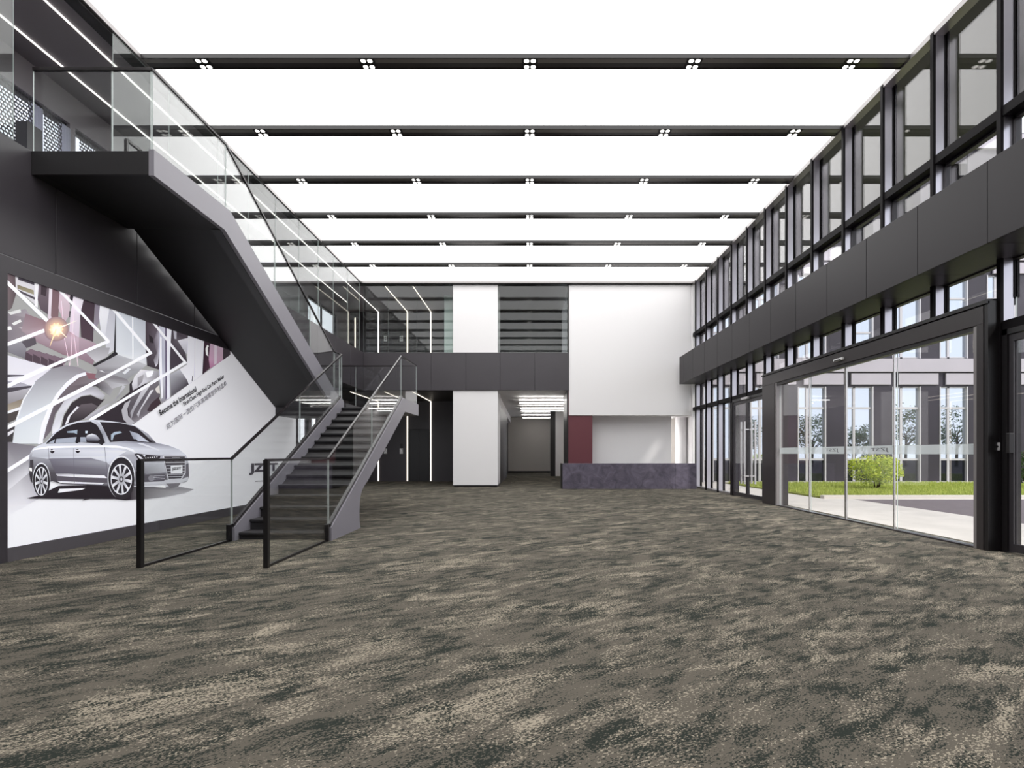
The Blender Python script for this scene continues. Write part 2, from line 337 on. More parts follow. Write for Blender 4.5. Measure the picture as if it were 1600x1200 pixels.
# white wall over the reception, its recess
struct(box('wall_back_white', WHITE, (1.46, 5.94, YB, YB+.5, 2.64, H), bev=.004), 'tall white wall panel over the reception desk')
struct(box('wall_back_upper_right', WHITE, (5.9, XR, YB+.02, YB+.5, 2.64, H)))
struct(box('trim_corner', WHITE, (6.01, 6.15, YB-.03, YB+.02, 0, H-.03)), 'white corner strip beside the glass front')
struct(box('wall_recess_burgundy', BURG, (1.43, 2.33, YB+.03, YB+.78, 0, 4.9)), 'burgundy wall beside the corridor')
g = MB(); g.box(1.385, 1.43, YB-.01, YB+1.8, 0, SL0); struct(g.build('trim_corridor', BLACK), 'black edge of the burgundy wall')
struct(box('wall_recess_board', WHITE, (2.33, 5.42, YB+.68, YB+.78, 0, 2.75)), 'pale wall board behind the reception desk')
struct(box('wall_recess_back', BEIGE, (1.43, XR, YB+1.7, YB+1.85, 0, 3.4)))
struct(box('ceiling_recess', WHITE, (1.46, XR, YB+.5, YB+1.7, 2.64, 2.8)))
g = MB(); g.cyl((5.92, YB+1.15, 0), (5.92, YB+1.15, 2.64), .21, seg=32); struct(g.build('column_round', WHITE), 'round white column behind the reception desk')
# ceiling perimeter trim
g = MB(); g.box(6.0, 6.16, -4, YB, H-.05, H+.12); struct(g.build('trim_ceiling_right', TRIMM), 'grey metal edge of the luminous ceiling over the glass front')
g = MB(); g.box(-6.17, -6.12, -4, YB-.16, H-.03, H+.12); g.box(-6.36, -6.17, -4, YB-.16, H-.06, H+.12, 1)
struct(g.build('trim_ceiling_left', [TRIMM, SOFF]))
g = MB(); g.box(-6.17, 6.0, YB-.16, YB-.1, H-.03, H+.12); g.box(-6.36, 6.0, YB-.1, YB+.14, H-.05, H+.12, 1)
struct(g.build('trim_ceiling_back', [TRIMM, SOFF]))

# ------------------------------------------------------------------ luminous ceiling, beams, spotlights
BY = [8.18+1.765*i for i in range(6)]
allb = [8.18+1.765*i for i in range(-7, 6)]
edges = [-4.0]+[b for b in allb if b > -3.9]+[YB-.16]
names = {0: 'luminous ceiling panel nearest the camera, cut by the top of the photo', 1: 'luminous ceiling panel between the first and second dark beams', 2: 'luminous ceiling panel between the second and third dark beams',
         3: 'luminous ceiling panel between the third and fourth dark beams', 4: 'luminous ceiling panel between the fourth and fifth dark beams', 5: 'luminous ceiling panel between the fifth and last dark beams', 6: 'narrow luminous ceiling strip behind the last dark beam'}
for a, b in zip(edges, edges[1:]):
    a2 = a+.12 if a > -3.95 else a; b2 = b-.12 if b < YB-.2 else b
    k = round((a-8.18)/1.765)+1
    o = box('luminous_ceiling_panel' if k in names else 'ceiling_rear', LUM, (-6.12, 6.0, a2, b2, H+.04, H+.1))
    if k not in names: struct(o); continue
    tag(o, names[k], 'ceiling light', 'backlit ceiling panels')
ordn = ['first', 'second', 'third', 'fourth', 'fifth', 'sixth']
for y in allb:
    if y < -3.9: continue
    g = MB(); g.box(-6.12, 6.0, y-.12, y-.105, H-.03, H+.12, 1); g.box(-6.12, 6.0, y-.105, y-.0, H-.02, H+.12, 2); g.box(-6.12, 6.0, y, y+.105, H-.02, H+.12); g.box(-6.12, 6.0, y+.105, y+.12, H-.03, H+.12, 1)  # near half of the underside coloured lighter to stand for its reflection
    o = g.build('ceiling_beam', [BRONZE, BLACK, BEAMREFL])
    struct(o, f'{ordn[BY.index(y)]} dark beam across the luminous ceiling counted from the camera' if y in BY else None)
spot = None
SX = [-5.2, -2.58, 0.01, 2.62, 5.14]; sn = ['leftmost', 'second from left', 'middle', 'second from right', 'rightmost']
for bi, y in enumerate(BY):
    for si, x in enumerate(SX):
        if spot is None:
            spot = empty('ceiling_spotlight', (x, y, H-.02))
            g = MB(); g.box(x-.125, x+.125, y-.1, y+.1, H-.026, H-.02); g.build('mounting_plate', BLACK, spot)
            for dx in (-.052, .052):
                for dy in (-.062, .062):
                    g = MB(); g.cyl((x+dx, y+dy, H-.034), (x+dx, y+dy, H-.025), .046, .048, 20); r = g.build('lamp_ring', BRONZE, spot)
                    g = MB(); g.cyl((x+dx, y+dy, H-.036), (x+dx, y+dy, H-.033), .04, seg=20); g.build('lens', LAMP, r)
            o = spot
        else:
            o = copy_tree(spot); o.location = (x, y, H-.02)
        tag(o, f'{sn[si]} four-lamp spotlight on the {ordn[bi]} ceiling beam from the camera', 'spotlight', 'spotlights on the ceiling beams')

# ------------------------------------------------------------------ led lines
def led(name, segs, label, grp, mt=LED, wd=.045):
    g = MB()
    for p, q in segs: g.bar(p, q, wd if abs(q[2]-p[2]) > .1 else wd*.42, .02)
    tag(g.build(name, mt), label, 'light strip', grp)
zc = H-.042; z1 = 5.02
led('led_strip', [((-7.5, -3.9, zc), (-7.5, 21.1, zc))], 'long light line on the left gallery ceiling nearer the windows', 'gallery light lines', LEDW)
led('led_strip', [((-6.64, -3.9, zc), (-6.64, YE-.03, zc)), ((-6.64, YE-.03, zc), (-6.64, YE-.03, z1))], 'long light line on the gallery ceiling bending down the lobby back wall', 'gallery light lines', LEDW)
for x, t in ((-5.36, 'bent light line upstairs, middle of the three on the lobby wall'), (-4.33, 'bent light line upstairs, nearest the white column')):
    led('led_strip', [((x, YB+.2, zc), (x, YE-.03, zc)), ((x, YE-.03, zc), (x, YE-.03, z1))], t, 'gallery light lines')
led('led_strip', [((-7.66, YE-.03, 7.2), (-7.66, YE-.03, z1))], 'upright light line upstairs in the far left corner of the lobby wall', 'gallery light lines')
zg = SL0-.04
for x, t in ((-6.64, 'ground floor light line on the lobby wall seen behind the stair'), (-5.36, 'ground floor light line left of the lift door'), (-4.33, 'ground floor light line right of the lift door')):
    led('led_strip', [((x, YB+.12, zg), (x, YE-.03, zg)), ((x, YE-.03, zg), (x, YE-.03, .02))], t, 'lift lobby light lines')
for i, (x0, x1, y, n) in enumerate([(-.42, 2.0, 20.9, 'first'), (-.42, 2.0, 22.1, 'second'), (-.42, 2.0, 24.7, 'third'), (-.42, 2.0, 26.1, 'fourth'), (-.42, 1.3, 28.8, 'fifth'), (-.42, 1.3, 31.2, 'last')]):
    o = box('corridor_ceiling_light', LEDC, (x0, x1, y-.04, y+.04, SL0-.16, SL0-.13)); tag(o, f'{n} slim linear light on the corridor ceiling from the entrance', 'ceiling light', 'corridor ceiling lights')

# ------------------------------------------------------------------ lift lobby
def lift(z, lab):
    r = empty('lift_door', (-4.85, YE, z))
    g = MB(); g.box(-5.36+.05, -4.33-.05, YE-.025, YE, z, z+2.3); g.build('door_frame', SOFF, r)
    for x0, x1 in ((-5.28, -4.85), (-4.845, -4.41)): box('door_leaf', BLACK, (x0, x1, YE-.04, YE-.02, z+.02, z+2.25), r)
    tag(r, lab, 'lift door')
lift(0, 'black two-leaf lift door between the ground floor light lines')
for z, fl in ((0, 'ground floor'), (SL1, 'upstairs')):
    for x, t in ((-6.33, 'left'), (-5.63, 'right')):
        r = empty('lift_call_panel', (x, YE, z+1.33))
        box('button_plate', PLASW, (x-.07, x+.07, YE-.03, YE, z+1.22, z+1.46), r); box('floor_display', BLACK, (x-.045, x+.045, YE-.025, YE, z+1.46, z+1.66), r)
        for dz in (1.29, 1.38):
            g = MB(); g.cyl((x, YE-.036, z+dz), (x, YE-.03, z+dz), .022, seg=14); g.build('button', STEEL, r)
        tag(r, f'{t} white lift call panel on the dark lobby wall, {fl}', 'call panel', 'lift call panels')

# ------------------------------------------------------------------ gallery glass
def glass_box(name, parent, dims, mt=GALG):
    """glass sheet as a box; the four narrow faces show the bright cut edge"""
    g = MB(); g.box(*dims); th = [dims[1]-dims[0], dims[3]-dims[2], dims[5]-dims[4]]; ax = th.index(min(th))
    bmesh.ops.recalc_face_normals(g.bm, faces=g.bm.faces[:])
    for f in g.bm.faces: f.material_index = 0 if abs(f.normal[ax]) > .9 else 1
    return g.build(name, [mt, EDGE], parent)
jy = [7.55, 8.73, 10.1, 11.2, 12.4, 13.65, 14.9, 16.05, 17.3, 18.55]
for i, (a, b) in enumerate(zip(jy, jy[1:])):
    o = glass_box('gallery_glass_panel', None, (XL-.05, XL-.038, a+.004, b-.004, SL1, H-.06)); tag(o, f'full-height gallery glass, panel {["one","two","three","four","five","six","seven","eight","nine"][i]} beyond the upper landing on the left side', 'glass panel', 'gallery glass panels')
for a, b, t in ((4.3, 6.1, 'before the upper stair landing, cut by the photo edge'),):
    o = glass_box('gallery_glass_panel', None, (XL-.05, XL-.038, a+.004, b-.004, SL1, H-.06)); tag(o, f'full-height gallery glass {t}', 'glass panel', 'gallery glass panels')
bx = [XL-.02, -5.2, -4.15, -2.83]
for i, (a, b) in enumerate(zip(bx, bx[1:])):
    o = glass_box('gallery_glass_panel', None, (a+.004, b-.004, YB+.02, YB+.032, SL1, H-.06)); tag(o, f'back gallery glass, {["first","second","third"][i]} panel from the left corner', 'glass panel', 'gallery glass panels')
for a, b, t in ((-1.15, .15, 'right of the white column'), (.15, 1.42, 'against the tall white wall')):
    o = glass_box('gallery_glass_panel', None, (a+.004, b-.004, YB+.02, YB+.032, SL1, H-.06)); tag(o, f'back gallery glass panel {t}', 'glass panel', 'gallery glass panels')
struct(box('trim_glass_right', BLACK, (1.42, 1.46, YB-.02, YB+.3, SL0, H-.03)))

# outer windows of the left side
n = 1
for y0, y1, z0, z1_ in ((5.4, 8.86, SL1, 6.95), (8.97, 12.6, SL1, 6.95), (18.4, 21.2, 5.3, 6.95), (17.6, 18.55, .15, 2.9), (18.7, 19.5, .15, 2.9)):
    r = empty(f'window_side_{n}', (XO-.1, (y0+y1)/2, z0)); struct(r)
    g = MB(); g.box(XO-.14, XO-.06, y0, y0+.06, z0, z1_); g.box(XO-.14, XO-.06, y1-.06, y1, z0, z1_); g.box(XO-.14, XO-.06, y0, y1, z1_-.06, z1_); g.box(XO-.14, XO-.06, y0, y1, z0, z0+.06)
    if y1-y0 > 2: g.box(XO-.13, XO-.07, (y0+y1)/2-.03, (y0+y1)/2+.03, z0, z1_)
    g.build('window_frame', BLACK, r); glass_box('pane', r, (XO-.106, XO-.094, y0+.06, y1-.06, z0+.06, z1_-.06), GLASS); n += 1
for y0, y1, t in ((5.45, 8.15, 'perforated metal screen in front of the nearer gallery window'), (8.34, 8.66, 'narrow perforated metal screen between the two pale curtains'), (9.0, 12.5, 'perforated metal screen in front of the farther gallery window')):
    o = box('perforated_screen', PERF, (XO+.04, XO+.045, y0, y1, SL1, 6.9)); tag(o, t, 'screen', 'perforated window screens')
def curtain(y0, y1, z0, z1_, x, lab):
    g = MB(); k = 40; pts = [(y0+(y1-y0)*i/k, x+.035*math.sin(i*1.9)) for i in range(k+1)]
    for (a, xa), (b, xb) in zip(pts, pts[1:]):
        f = g.quad([(xa, a, z0), (xb, b, z0), (xb, b, z1_), (xa, a, z1_)]); f.smooth = True
    o = g.build('curtain', CURTM, None); tag(o, lab, 'curtain', 'pale gallery curtains')
curtain(8.14, 8.35, SL1, 6.85, XO+.0, 'narrow pale curtain gathered over the nearer perforated screen')
curtain(8.65, 8.85, SL1, 6.85, XO+.0, 'narrow pale curtain next to the dark post between the perforated screens')
o = box('display_cabinet', DARK, (XO+.06, XO+.24, 7.86, 8.11, SL1, 6.35)); tag(o, 'dark upright box standing upstairs by the perforated screens', 'cabinet')

# ------------------------------------------------------------------ staircase: lower flight going away, landing, upper flight coming back
st = empty('staircase', (-3.6, 9.5, 0)); tag(st, 'dark two-flight staircase with glass balustrades in front of the backlit mural', 'staircase')
XS0, XS1 = -4.2, -2.9                       # clear width of the lower flight
R1, G1 = .155, .29
def step(x0, x1, y, z, d, dirn, riser):
    """one tread with a round nosing; dirn = +1: the flight rises away from the camera"""
    g = MB(); ys, yb = y-.03*dirn, y+(d+.0)*dirn
    lo, hi = min(ys, yb), max(ys, yb); g.box(x0, x1, lo, hi, z-.045, z, bev=.012)
    a, b = sorted((y, y+.03*dirn)); g.box(x0, x1, a, b, z-riser, z-.04)
    return g.build('step', STEPM, st)
for k in range(15): step(XS0, XS1, 7.42+G1*k, .105+R1*k, G1 if k < 14 else .3, 1, R1 if k else .105)
prof = [(7.3, 0), (7.3, .19), (11.47, 2.486), (13.03, 2.486), (13.03, 2.2), (11.62, 2.19), (8.95, .772), (8.75, .69), (8.63, .62), (8.56, .53), (8.52, .41), (8.5, .27), (8.51, .13), (8.56, 0)]
profl = prof[:2]+[(11.47, 2.486), (11.6, 2.42), (11.6, 2.19)]+prof[6:]
for x0, x1, prof in ((-4.29, -4.2, profl), (-2.9, -2.82, prof)):
    g = MB(); g.prism(prof, 'x', x0, x1); g.build('stringer', STAIR, st)
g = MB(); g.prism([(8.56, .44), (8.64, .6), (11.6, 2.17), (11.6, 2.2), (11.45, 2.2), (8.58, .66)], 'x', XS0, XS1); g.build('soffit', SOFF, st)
g = MB(); g.box(-5.96, XS0-.1, 12.02, 13.03, 2.13, 2.42); g.box(XS0-.1, XS1, 11.75, 13.03, 2.2, 2.275); g.box(XS0-.1, XS1, 11.6, 13.03, 2.19, 2.2); g.build('landing', CHAR, st)
# upper flight
U0, U1 = -5.96, -4.68; RU, GU = 2.675/17, .29
for k in range(16): step(U0, U1, 12.42-GU*k, 2.275+RU*(k+1), GU, -1, RU)
g = MB(); g.box(XL, -4.66, 6.27, 7.79, 4.66, 4.95, bev=.004); g.build('upper_landing', FACE, st)
up = [(6.27, 4.97), (7.87, 4.97), (12.32, 2.625), (12.32, 2.4), (12.1, 2.28), (7.73, 4.62), (6.27, 4.65)]
g = MB(); g.prism(up, 'x', -4.66, -4.595); g.build('stringer', STAIR, st)
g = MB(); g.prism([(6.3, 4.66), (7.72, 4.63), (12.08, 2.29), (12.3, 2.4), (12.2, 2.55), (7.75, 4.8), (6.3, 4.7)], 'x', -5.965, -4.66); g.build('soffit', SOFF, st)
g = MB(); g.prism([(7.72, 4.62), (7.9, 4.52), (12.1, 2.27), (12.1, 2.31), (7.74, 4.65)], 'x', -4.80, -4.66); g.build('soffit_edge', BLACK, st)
# glass of the balustrades
def gsheet(a, b, z0a, z1a, z0b, z1b, name='glass_panel'):
    g = MB(); g.slab(a, b, z0a, z1a, z0b, z1b, .014); return g.build(name, [SGLASS, EDGE], st)
def rail(pts, w=.035, h=.03):
    g = MB()
    for p, q in zip(pts, pts[1:]): g.bar(p, q, w, h)
    return g.build('handrail', RAIL, st)
sl = (3.405-1.165)/(11.45-7.3)
def zt(y): return 1.165+sl*(y-7.3)
def zb(y): return .15+.5536*(y-7.3)
for x in (-4.243, -2.866):
    gsheet((x, 5.61), (x, 7.285), .025, 1.16, .025, 1.16)
    mid = 9.32 if x > -3 else 9.47
    gsheet((x, 7.31), (x, mid-.006), zb(7.31), zt(7.31), zb(mid), zt(mid)); gsheet((x, mid+.006), (x, 11.44), zb(mid), zt(mid), zb(11.44), zt(11.44))
    g = MB(); g.box(x-.025, x+.025, 5.56, 5.61, 0, 1.175); g.build('post', BLACK, st)
    g = MB(); g.box(x-.012, x+.012, 5.61, 7.27, 0, .028); g.build('bottom_rail', BLACK, st)
    for y0 in (7.215, 7.305):
        g = MB(); g.box(x-.03, x+.03, y0, y0+.045, 0, .24); g.build('clamp', BLACK, st)
    g = MB(); g.bar((x, 7.31, zb(7.31)+.06), (x, 11.47, zb(11.47)+.06), .05, .05); g.build('glass_channel', RAIL, st)
rail([(-4.243, 5.57, 1.172), (-4.243, 7.3, 1.172), (-4.243, 11.58, 3.475)])
rail([(-2.866, 5.57, 1.172), (-2.866, 7.3, 1.172), (-2.866, 11.47, 3.42), (-2.866, 13.0, 3.46)], .03)
gsheet((-2.866, 11.455), (-2.866, 13.0), 2.44, 3.405, 2.44, 3.445)
gsheet((-4.243, 11.455), (-4.243, 11.58), 2.42, 3.41, 2.42, 3.46)
gsheet((-4.25, 11.59), (-4.62, 12.13), 2.42, 3.46, 2.6, 3.64); rail([(-4.243, 11.58, 3.475), (-4.63, 12.13, 3.66)])
for a, b in ((-2.872, -4.4), (-4.41, -5.95)): gsheet((a, 13.0), (b, 13.0), 2.42, 3.445, 2.42, 3.445)
rail([(-2.866, 13.0, 3.46), (-5.95, 13.0, 3.46)], .03, .03)
def ub(y): return 4.9 if y < 7.87 else 4.9-.527*(y-7.87)
def ut(y): return 5.945 if y < 7.8 else 5.945-.531*(y-7.8)
for a, b in ((6.285, 7.795), (7.805, 9.3), (9.31, 10.8), (10.81, 12.12)): gsheet((-4.628, a), (-4.628, b), ub(a), ut(a), ub(b), ut(b))
rail([(-4.628, 6.27, 5.955), (-4.628, 7.8, 5.955), (-4.628, 12.13, 3.66)])
for a, b in ((XL+.02, -5.12), (-5.11, -4.64)): gsheet((a, 6.28), (b, 6.28), 4.9, 5.945, 4.9, 5.945)
rail([(XL+.02, 6.28, 5.955), (-4.628, 6.28, 5.955)], .035, .035)
g = MB()
for p, q in (((-5.9, 7.5, 4.95), (-5.9, 7.5, 5.84)), ((-5.9, 7.5, 5.84), (-5.9, 7.75, 5.84)), ((-5.9, 7.75, 5.84), (-5.9, 12.3, 3.43)), ((-5.9, 7.75, 5.84), (-5.9, 7.75, 5.0))): g.bar(p, q, .04, .04)
g.build('wall_handrail', RAIL, st)

# ------------------------------------------------------------------ the backlit mural (flat print in a shallow box on the wall)
XM = -5.99
mu = empty('backlit_mural', (XM, 9.4, 0)); tag(mu, 'large backlit mural of machine parts and a silver car on the dark wall', 'mural')
g = MB(); Y0, Y1, Z0, Z1 = 5.86, 13.15, .16, 3.31
g.box(XL+.05, XM+.02, 5.70, Y0, 0, 3.50); g.box(XL+.05, XM+.02, Y0, Y1+.08, Z1, 3.50); g.box(XL+.05, XM+.02, Y1, Y1+.1, Z0, Z1)
g.build('frame', DARK, mu); box('plinth', M('plinth_grey', (86, 82, 87), .5), (XL+.05, XM+.02, Y0, Y1+.1, 0, Z0), mu)
F = 800.0; PX, PY = 827.0, 708.0
def wallpt(x, y, d=0.0):
    Y = -(XM+d)*F/(PX-x); return Vector((XM+d, Y, EYE+(PY-y)*Y/F))
A_ = lambda x, y: (x/6, 410+y/6)
B_ = lambda x, y: (160+x/5.4545, 430+y/5.4545)
C_ = lambda x, y: (x/6, 560+y/6)
D_ = lambda x, y: (140+x/8, 520+y/8)
E_ = lambda x, y: (30+x/5.7143, 640+y/5.7143)
P_ = lambda x, y: (x, y)
def clip_half(pts, a, b, c):                 # keep a*x + b*y + c >= 0; pts carry a colour
    out = []
    for i in range(len(pts)):
        p, q = pts[i], pts[(i+1) % len(pts)]; dp = a*p[0]+b*p[1]+c; dq = a*q[0]+b*q[1]+c
        if dp >= 0: out.append(p)
        if dp*dq < 0:
            t = dp/(dp-dq); out.append((p[0]+(q[0]-p[0])*t, p[1]+(q[1]-p[1])*t, tuple(u+(v-u)*t for u, v in zip(p[2], q[2]))))
    return out
class Print:
    """flat shapes printed one over the other; colours go into a colour attribute"""
    def __init__(s): s.v, s.f, s.c, s.k = [], [], [], 0
    def poly(s, pts, col, fr=P_, zone='all', step=True):
        def rgb(c): return tuple(float(v) for v in ((c, c, c) if isinstance(c, (int, float)) else c))
        cols = col if isinstance(col, list) else [col]*len(pts)
        if len(cols) != len(pts):            # two colours: from the top to the bottom of the shape
            ys_ = [p[1] for p in pts]; a, b = rgb(cols[0]), rgb(cols[1]); m0, m1 = min(ys_), max(ys_)
            cols = [tuple(u+(v-u)*(y-m0)/max(m1-m0, 1e-6) for u, v in zip(a, b)) for y in ys_]
        pp = [(*fr(*p), rgb(c)) for p, c in zip(pts, cols)]
        pp = clip_half(pp, 1, 0, -8.0); pp = clip_half(pp, -.3547, 1, -(423-.3547*8))
        if zone == 'photo': pp = clip_half(pp, -(649-556.5), -(357-228), 649*(357-228)+228*(649-556.5))
        if len(pp) < 3: return
        if step: s.k += 1
        base = len(s.v); d = .0006+s.k*.00006
        for x, y, c in pp: s.v.append(wallpt(x, y, d)); s.c.append((*lin(c), 1))
        for t in tessellate_polygon([[Vector((p[0], p[1], 0)) for p in pp]]): s.f.append(tuple(base+i for i in t))
    def line(s, a, b, w0, col, fr=P_, zone='all', w1=None):
        (x0, y0), (x1, y1) = fr(*a), fr(*b); dx, dy = x1-x0, y1-y0; l = math.hypot(dx, dy); w1 = w0 if w1 is None else w1
        nx, ny = -dy/l/2, dx/l/2
        s.poly([(x0+nx*w0, y0+ny*w0), (x1+nx*w1, y1+ny*w1), (x1-nx*w1, y1-ny*w1), (x0-nx*w0, y0-ny*w0)], col, P_, zone)
    def oval(s, c, rx, ry, col, fr=P_, zone='all', n=28, a0=0, a1=2*math.pi, tilt=0.0):
        pts = []
        for i in range(n):
            a = a0+(a1-a0)*i/(n if a1-a0 > 6.28 else n-1); px, py = rx*math.cos(a), ry*math.sin(a)
            pts.append((c[0]+px*math.cos(tilt)-py*math.sin(tilt), c[1]+px*math.sin(tilt)+py*math.cos(tilt)))
        s.poly(pts, col, fr, zone)
    def glow(s, c, r, c0, c1, fr=P_, n=18, spikes=None):
        s.k += 1
        for i in range(n):
            a, b = 2*math.pi*i/n, 2*math.pi*(i+1)/n; ra = r*(spikes[i % len(spikes)] if spikes else 1); rb = r*(spikes[(i+1) % len(spikes)] if spikes else 1)
            s.poly([c, (c[0]+ra*math.cos(a), c[1]+ra*math.sin(a)), (c[0]+rb*math.cos(b), c[1]+rb*math.sin(b))], [c0, c1, c1], fr, 'all', False)
    def build(s, name, parent):
        me = bpy.data.meshes.new(name); org = BASE[parent.name]
        me.from_pydata([p-org for p in s.v], [], s.f)
        at = me.color_attributes.new('Col', 'FLOAT_COLOR', 'POINT')
        for i, c in enumerate(s.c): at.data[i].color = c
        # all faces look into the room
        bm = bmesh.new(); bm.from_mesh(me)
        for f in bm.faces:
            if f.normal.x < 0: f.normal_flip()
        bm.to_mesh(me); bm.free()
        me.materials.append(PRINT); return link(name, me, parent, org)
p = Print()
tl, bl = (8, 423), (8, 857)
ybr = lambda Y, z: (PX+XM*F/Y, PY-(z-EYE)*F/Y)
tr_, br_ = ybr(Y1, Z1), ybr(Y1, Z0)
p.poly([tl, tr_, br_, bl], [(225, 225, 230), (212, 210, 214), (212, 211, 216), (226, 226, 231)])
bgp = p; ph = Print(); ph.k = 8
def Q(pts, col, fr): ph.poly(pts, col, fr, 'photo')
# ground of the machine photo
Q([(8, 420), (360, 540), (360, 556), (228, 649), (150, 700), (70, 735), (8, 745)], [150, 120, 160, 150, 160, 150, 150], P_)
# upper left: blurred machinery
Q([(35, 60), (140, 90), (150, 300), (110, 430), (35, 480)], [(120, 104, 110), (90, 75, 80), (80, 68, 72), (95, 85, 88), (110, 100, 104)], A_)
Q([(145, 90), (335, 150), (335, 400), (240, 320), (150, 250)], [(205, 202, 208), (192, 190, 196)], A_)
for a in ([(170, 139), (322, 186), (322, 214), (170, 163)], [(158, 250), (330, 330), (330, 352), (200, 290)]): Q(a, (72, 66, 76), A_)
Q([(162, 208), (316, 262), (318, 302), (165, 246)], [(120, 112, 92), (150, 142, 120)], A_)
Q([(330, 160), (365, 175), (352, 425), (325, 405)], (226, 224, 230), A_)
Q([(365, 175), (462, 210), (450, 490), (380, 440), (352, 350)], [(110, 98, 106), (82, 70, 80)], A_)
Q([(385, 215), (440, 235), (430, 320), (382, 300)], (58, 48, 55), A_)
Q([(462, 210), (492, 220), (480, 545), (448, 520)], [(222, 214, 222), (200, 186, 198)], A_)
Q([(492, 220), (562, 250), (545, 545), (500, 560), (478, 500)], [(112, 88, 96), (120, 95, 100)], A_)
Q([(562, 250), (662, 290), (650, 500), (600, 570), (548, 430)], [(205, 190, 200), (180, 158, 170)], A_)
Q([(660, 290), (692, 300), (682, 420), (648, 380)], (48, 42, 50), A_); Q([(650, 455), (680, 460), (675, 520), (648, 515)], (50, 42, 50), A_)
Q([(692, 295), (790, 330), (752, 480), (742, 700), (640, 810), (660, 480)], [(225, 220, 230), (190, 172, 188)], A_)
Q([(790, 320), (890, 360), (872, 745), (760, 700), (750, 500)], [(58, 44, 54), (74, 58, 68)], A_)
Q([(890, 360), (945, 380), (930, 560), (880, 650)], [(120, 112, 126), (140, 132, 144)], A_)
Q([(940, 370), (1032, 400), (1002, 705), (950, 690), (928, 500)], [(228, 228, 234), (200, 200, 208)], A_)
Q([(1030, 400), (1092, 425), (1072, 825), (1000, 870), (984, 700)], [(178, 178, 188), (196, 196, 204)], A_)
Q([(35, 480), (240, 435), (300, 520), (480, 590), (480, 640), (35, 770)], [(120, 114, 122), (140, 134, 142), (160, 150, 158), (150, 138, 144), (150, 138, 144), (118, 112, 120)], A_)
for a, c in (([(75, 470), (190, 438), (200, 468), (100, 492)], 205), ([(110, 570), (190, 533), (205, 555), (130, 592)], 214), ([(40, 605), (100, 598), (112, 630), (50, 642)], 242), ([(215, 580), (268, 572), (270, 612), (225, 612)], 232), ([(175, 610), (300, 600), (420, 640), (300, 670)], (176, 168, 174))): Q(a, c, A_)
Q([(240, 480), (460, 560), (640, 640), (760, 720), (740, 890), (600, 870), (340, 745), (200, 640)], [(128, 106, 116), (140, 112, 118), (170, 140, 152), (190, 168, 182), (160, 130, 146), (130, 104, 114), (140, 120, 130), (150, 134, 142)], A_)
Q([(40, 800), (200, 742), (250, 772), (240, 905), (50, 832)], [(140, 138, 146), (105, 102, 110)], A_); Q([(200, 742), (330, 700), (342, 765), (250, 805)], (82, 76, 84), A_)
for i in range(5):
    x, y = 240+72*i, 838+20*i
    Q([(x, y), (x+50, y-28), (x+120, y), (x+66, y+38)], (112, 94, 106), A_); Q([(x, y), (x+66, y+38), (x+64, y+110), (x-6, y+70)], (74, 60, 70), A_); Q([(x+66, y+38), (x+78, y+32), (x+76, y+96), (x+64, y+110)], (150, 136, 146), A_)
Q([(740, 700), (900, 760), (900, 870), (870, 960), (740, 900)], [(170, 150, 162), (128, 106, 118)], A_)
Q([(800, 840), (920, 800), (1030, 800), (1010, 880), (900, 940)], [(150, 148, 154), (190, 188, 194)], A_)
Q([(900, 960), (1090, 880), (1200, 905), (1200, 1010), (1040, 1090), (920, 1020)], [(140, 138, 144), (150, 148, 154)], A_)
Q([(1085, 440), (1096, 445), (1102, 872), (1020, 924), (892, 980), (868, 962), (1000, 892), (1066, 842)], (36, 33, 38), A_)
Q([(35, 860), (420, 968), (480, 1000), (330, 1130), (290, 1200), (35, 1300)], [(206, 204, 214), (224, 222, 230)], A_)
Q([(35, 1052), (230, 1056), (215, 1066), (40, 1076)], (60, 56, 66), A_); Q([(35, 1110), (180, 1120), (300, 1160), (140, 1210), (35, 1260)], [(150, 148, 160), (190, 188, 198)], A_)
# lower left: stripes behind the ring, and the big ring
Q([(40, 335), (310, 250), (270, 300), (210, 380), (40, 440)], [(176, 174, 182), (130, 126, 132)], C_); Q([(40, 280), (300, 255), (310, 268), (60, 325), (40, 330)], (70, 66, 74), C_)
Q([(40, 440), (222, 375), (190, 450), (40, 510)], [(120, 110, 98), (170, 160, 148)], C_); Q([(40, 520), (182, 488), (150, 572), (40, 622)], (72, 66, 66), C_)
Q([(40, 505), (192, 455), (186, 480), (40, 530)], (226, 226, 232), C_); Q([(40, 640), (140, 620), (115, 785), (40, 785)], (58, 54, 57), C_); Q([(60, 700), (130, 665), (128, 690), (60, 740)], (214, 212, 220), C_)
ring = [(118, 800), (150, 570), (215, 385), (325, 220), (480, 98), (620, 63), (735, 82), (835, 130), (720, 158), (620, 230), (530, 340), (460, 480), (400, 640), (365, 800)]
Q(ring, [(205, 210, 216), (196, 200, 208), (178, 180, 188), (156, 156, 164), (140, 138, 146), (132, 128, 136), (136, 130, 138), (140, 134, 142), (150, 148, 155), (168, 168, 175), (182, 184, 190), (196, 200, 206), (206, 210, 216), (212, 216, 222)], C_)
Q([(150, 570), (215, 385), (325, 220), (332, 224), (226, 388), (162, 574)], (228, 230, 236), C_)
Q([(800, 128), (862, 138), (742, 178), (640, 260), (560, 350), (500, 450), (440, 620), (400, 795), (358, 805), (390, 620), (450, 470), (530, 330), (620, 225), (715, 155)], (228, 228, 236), C_)
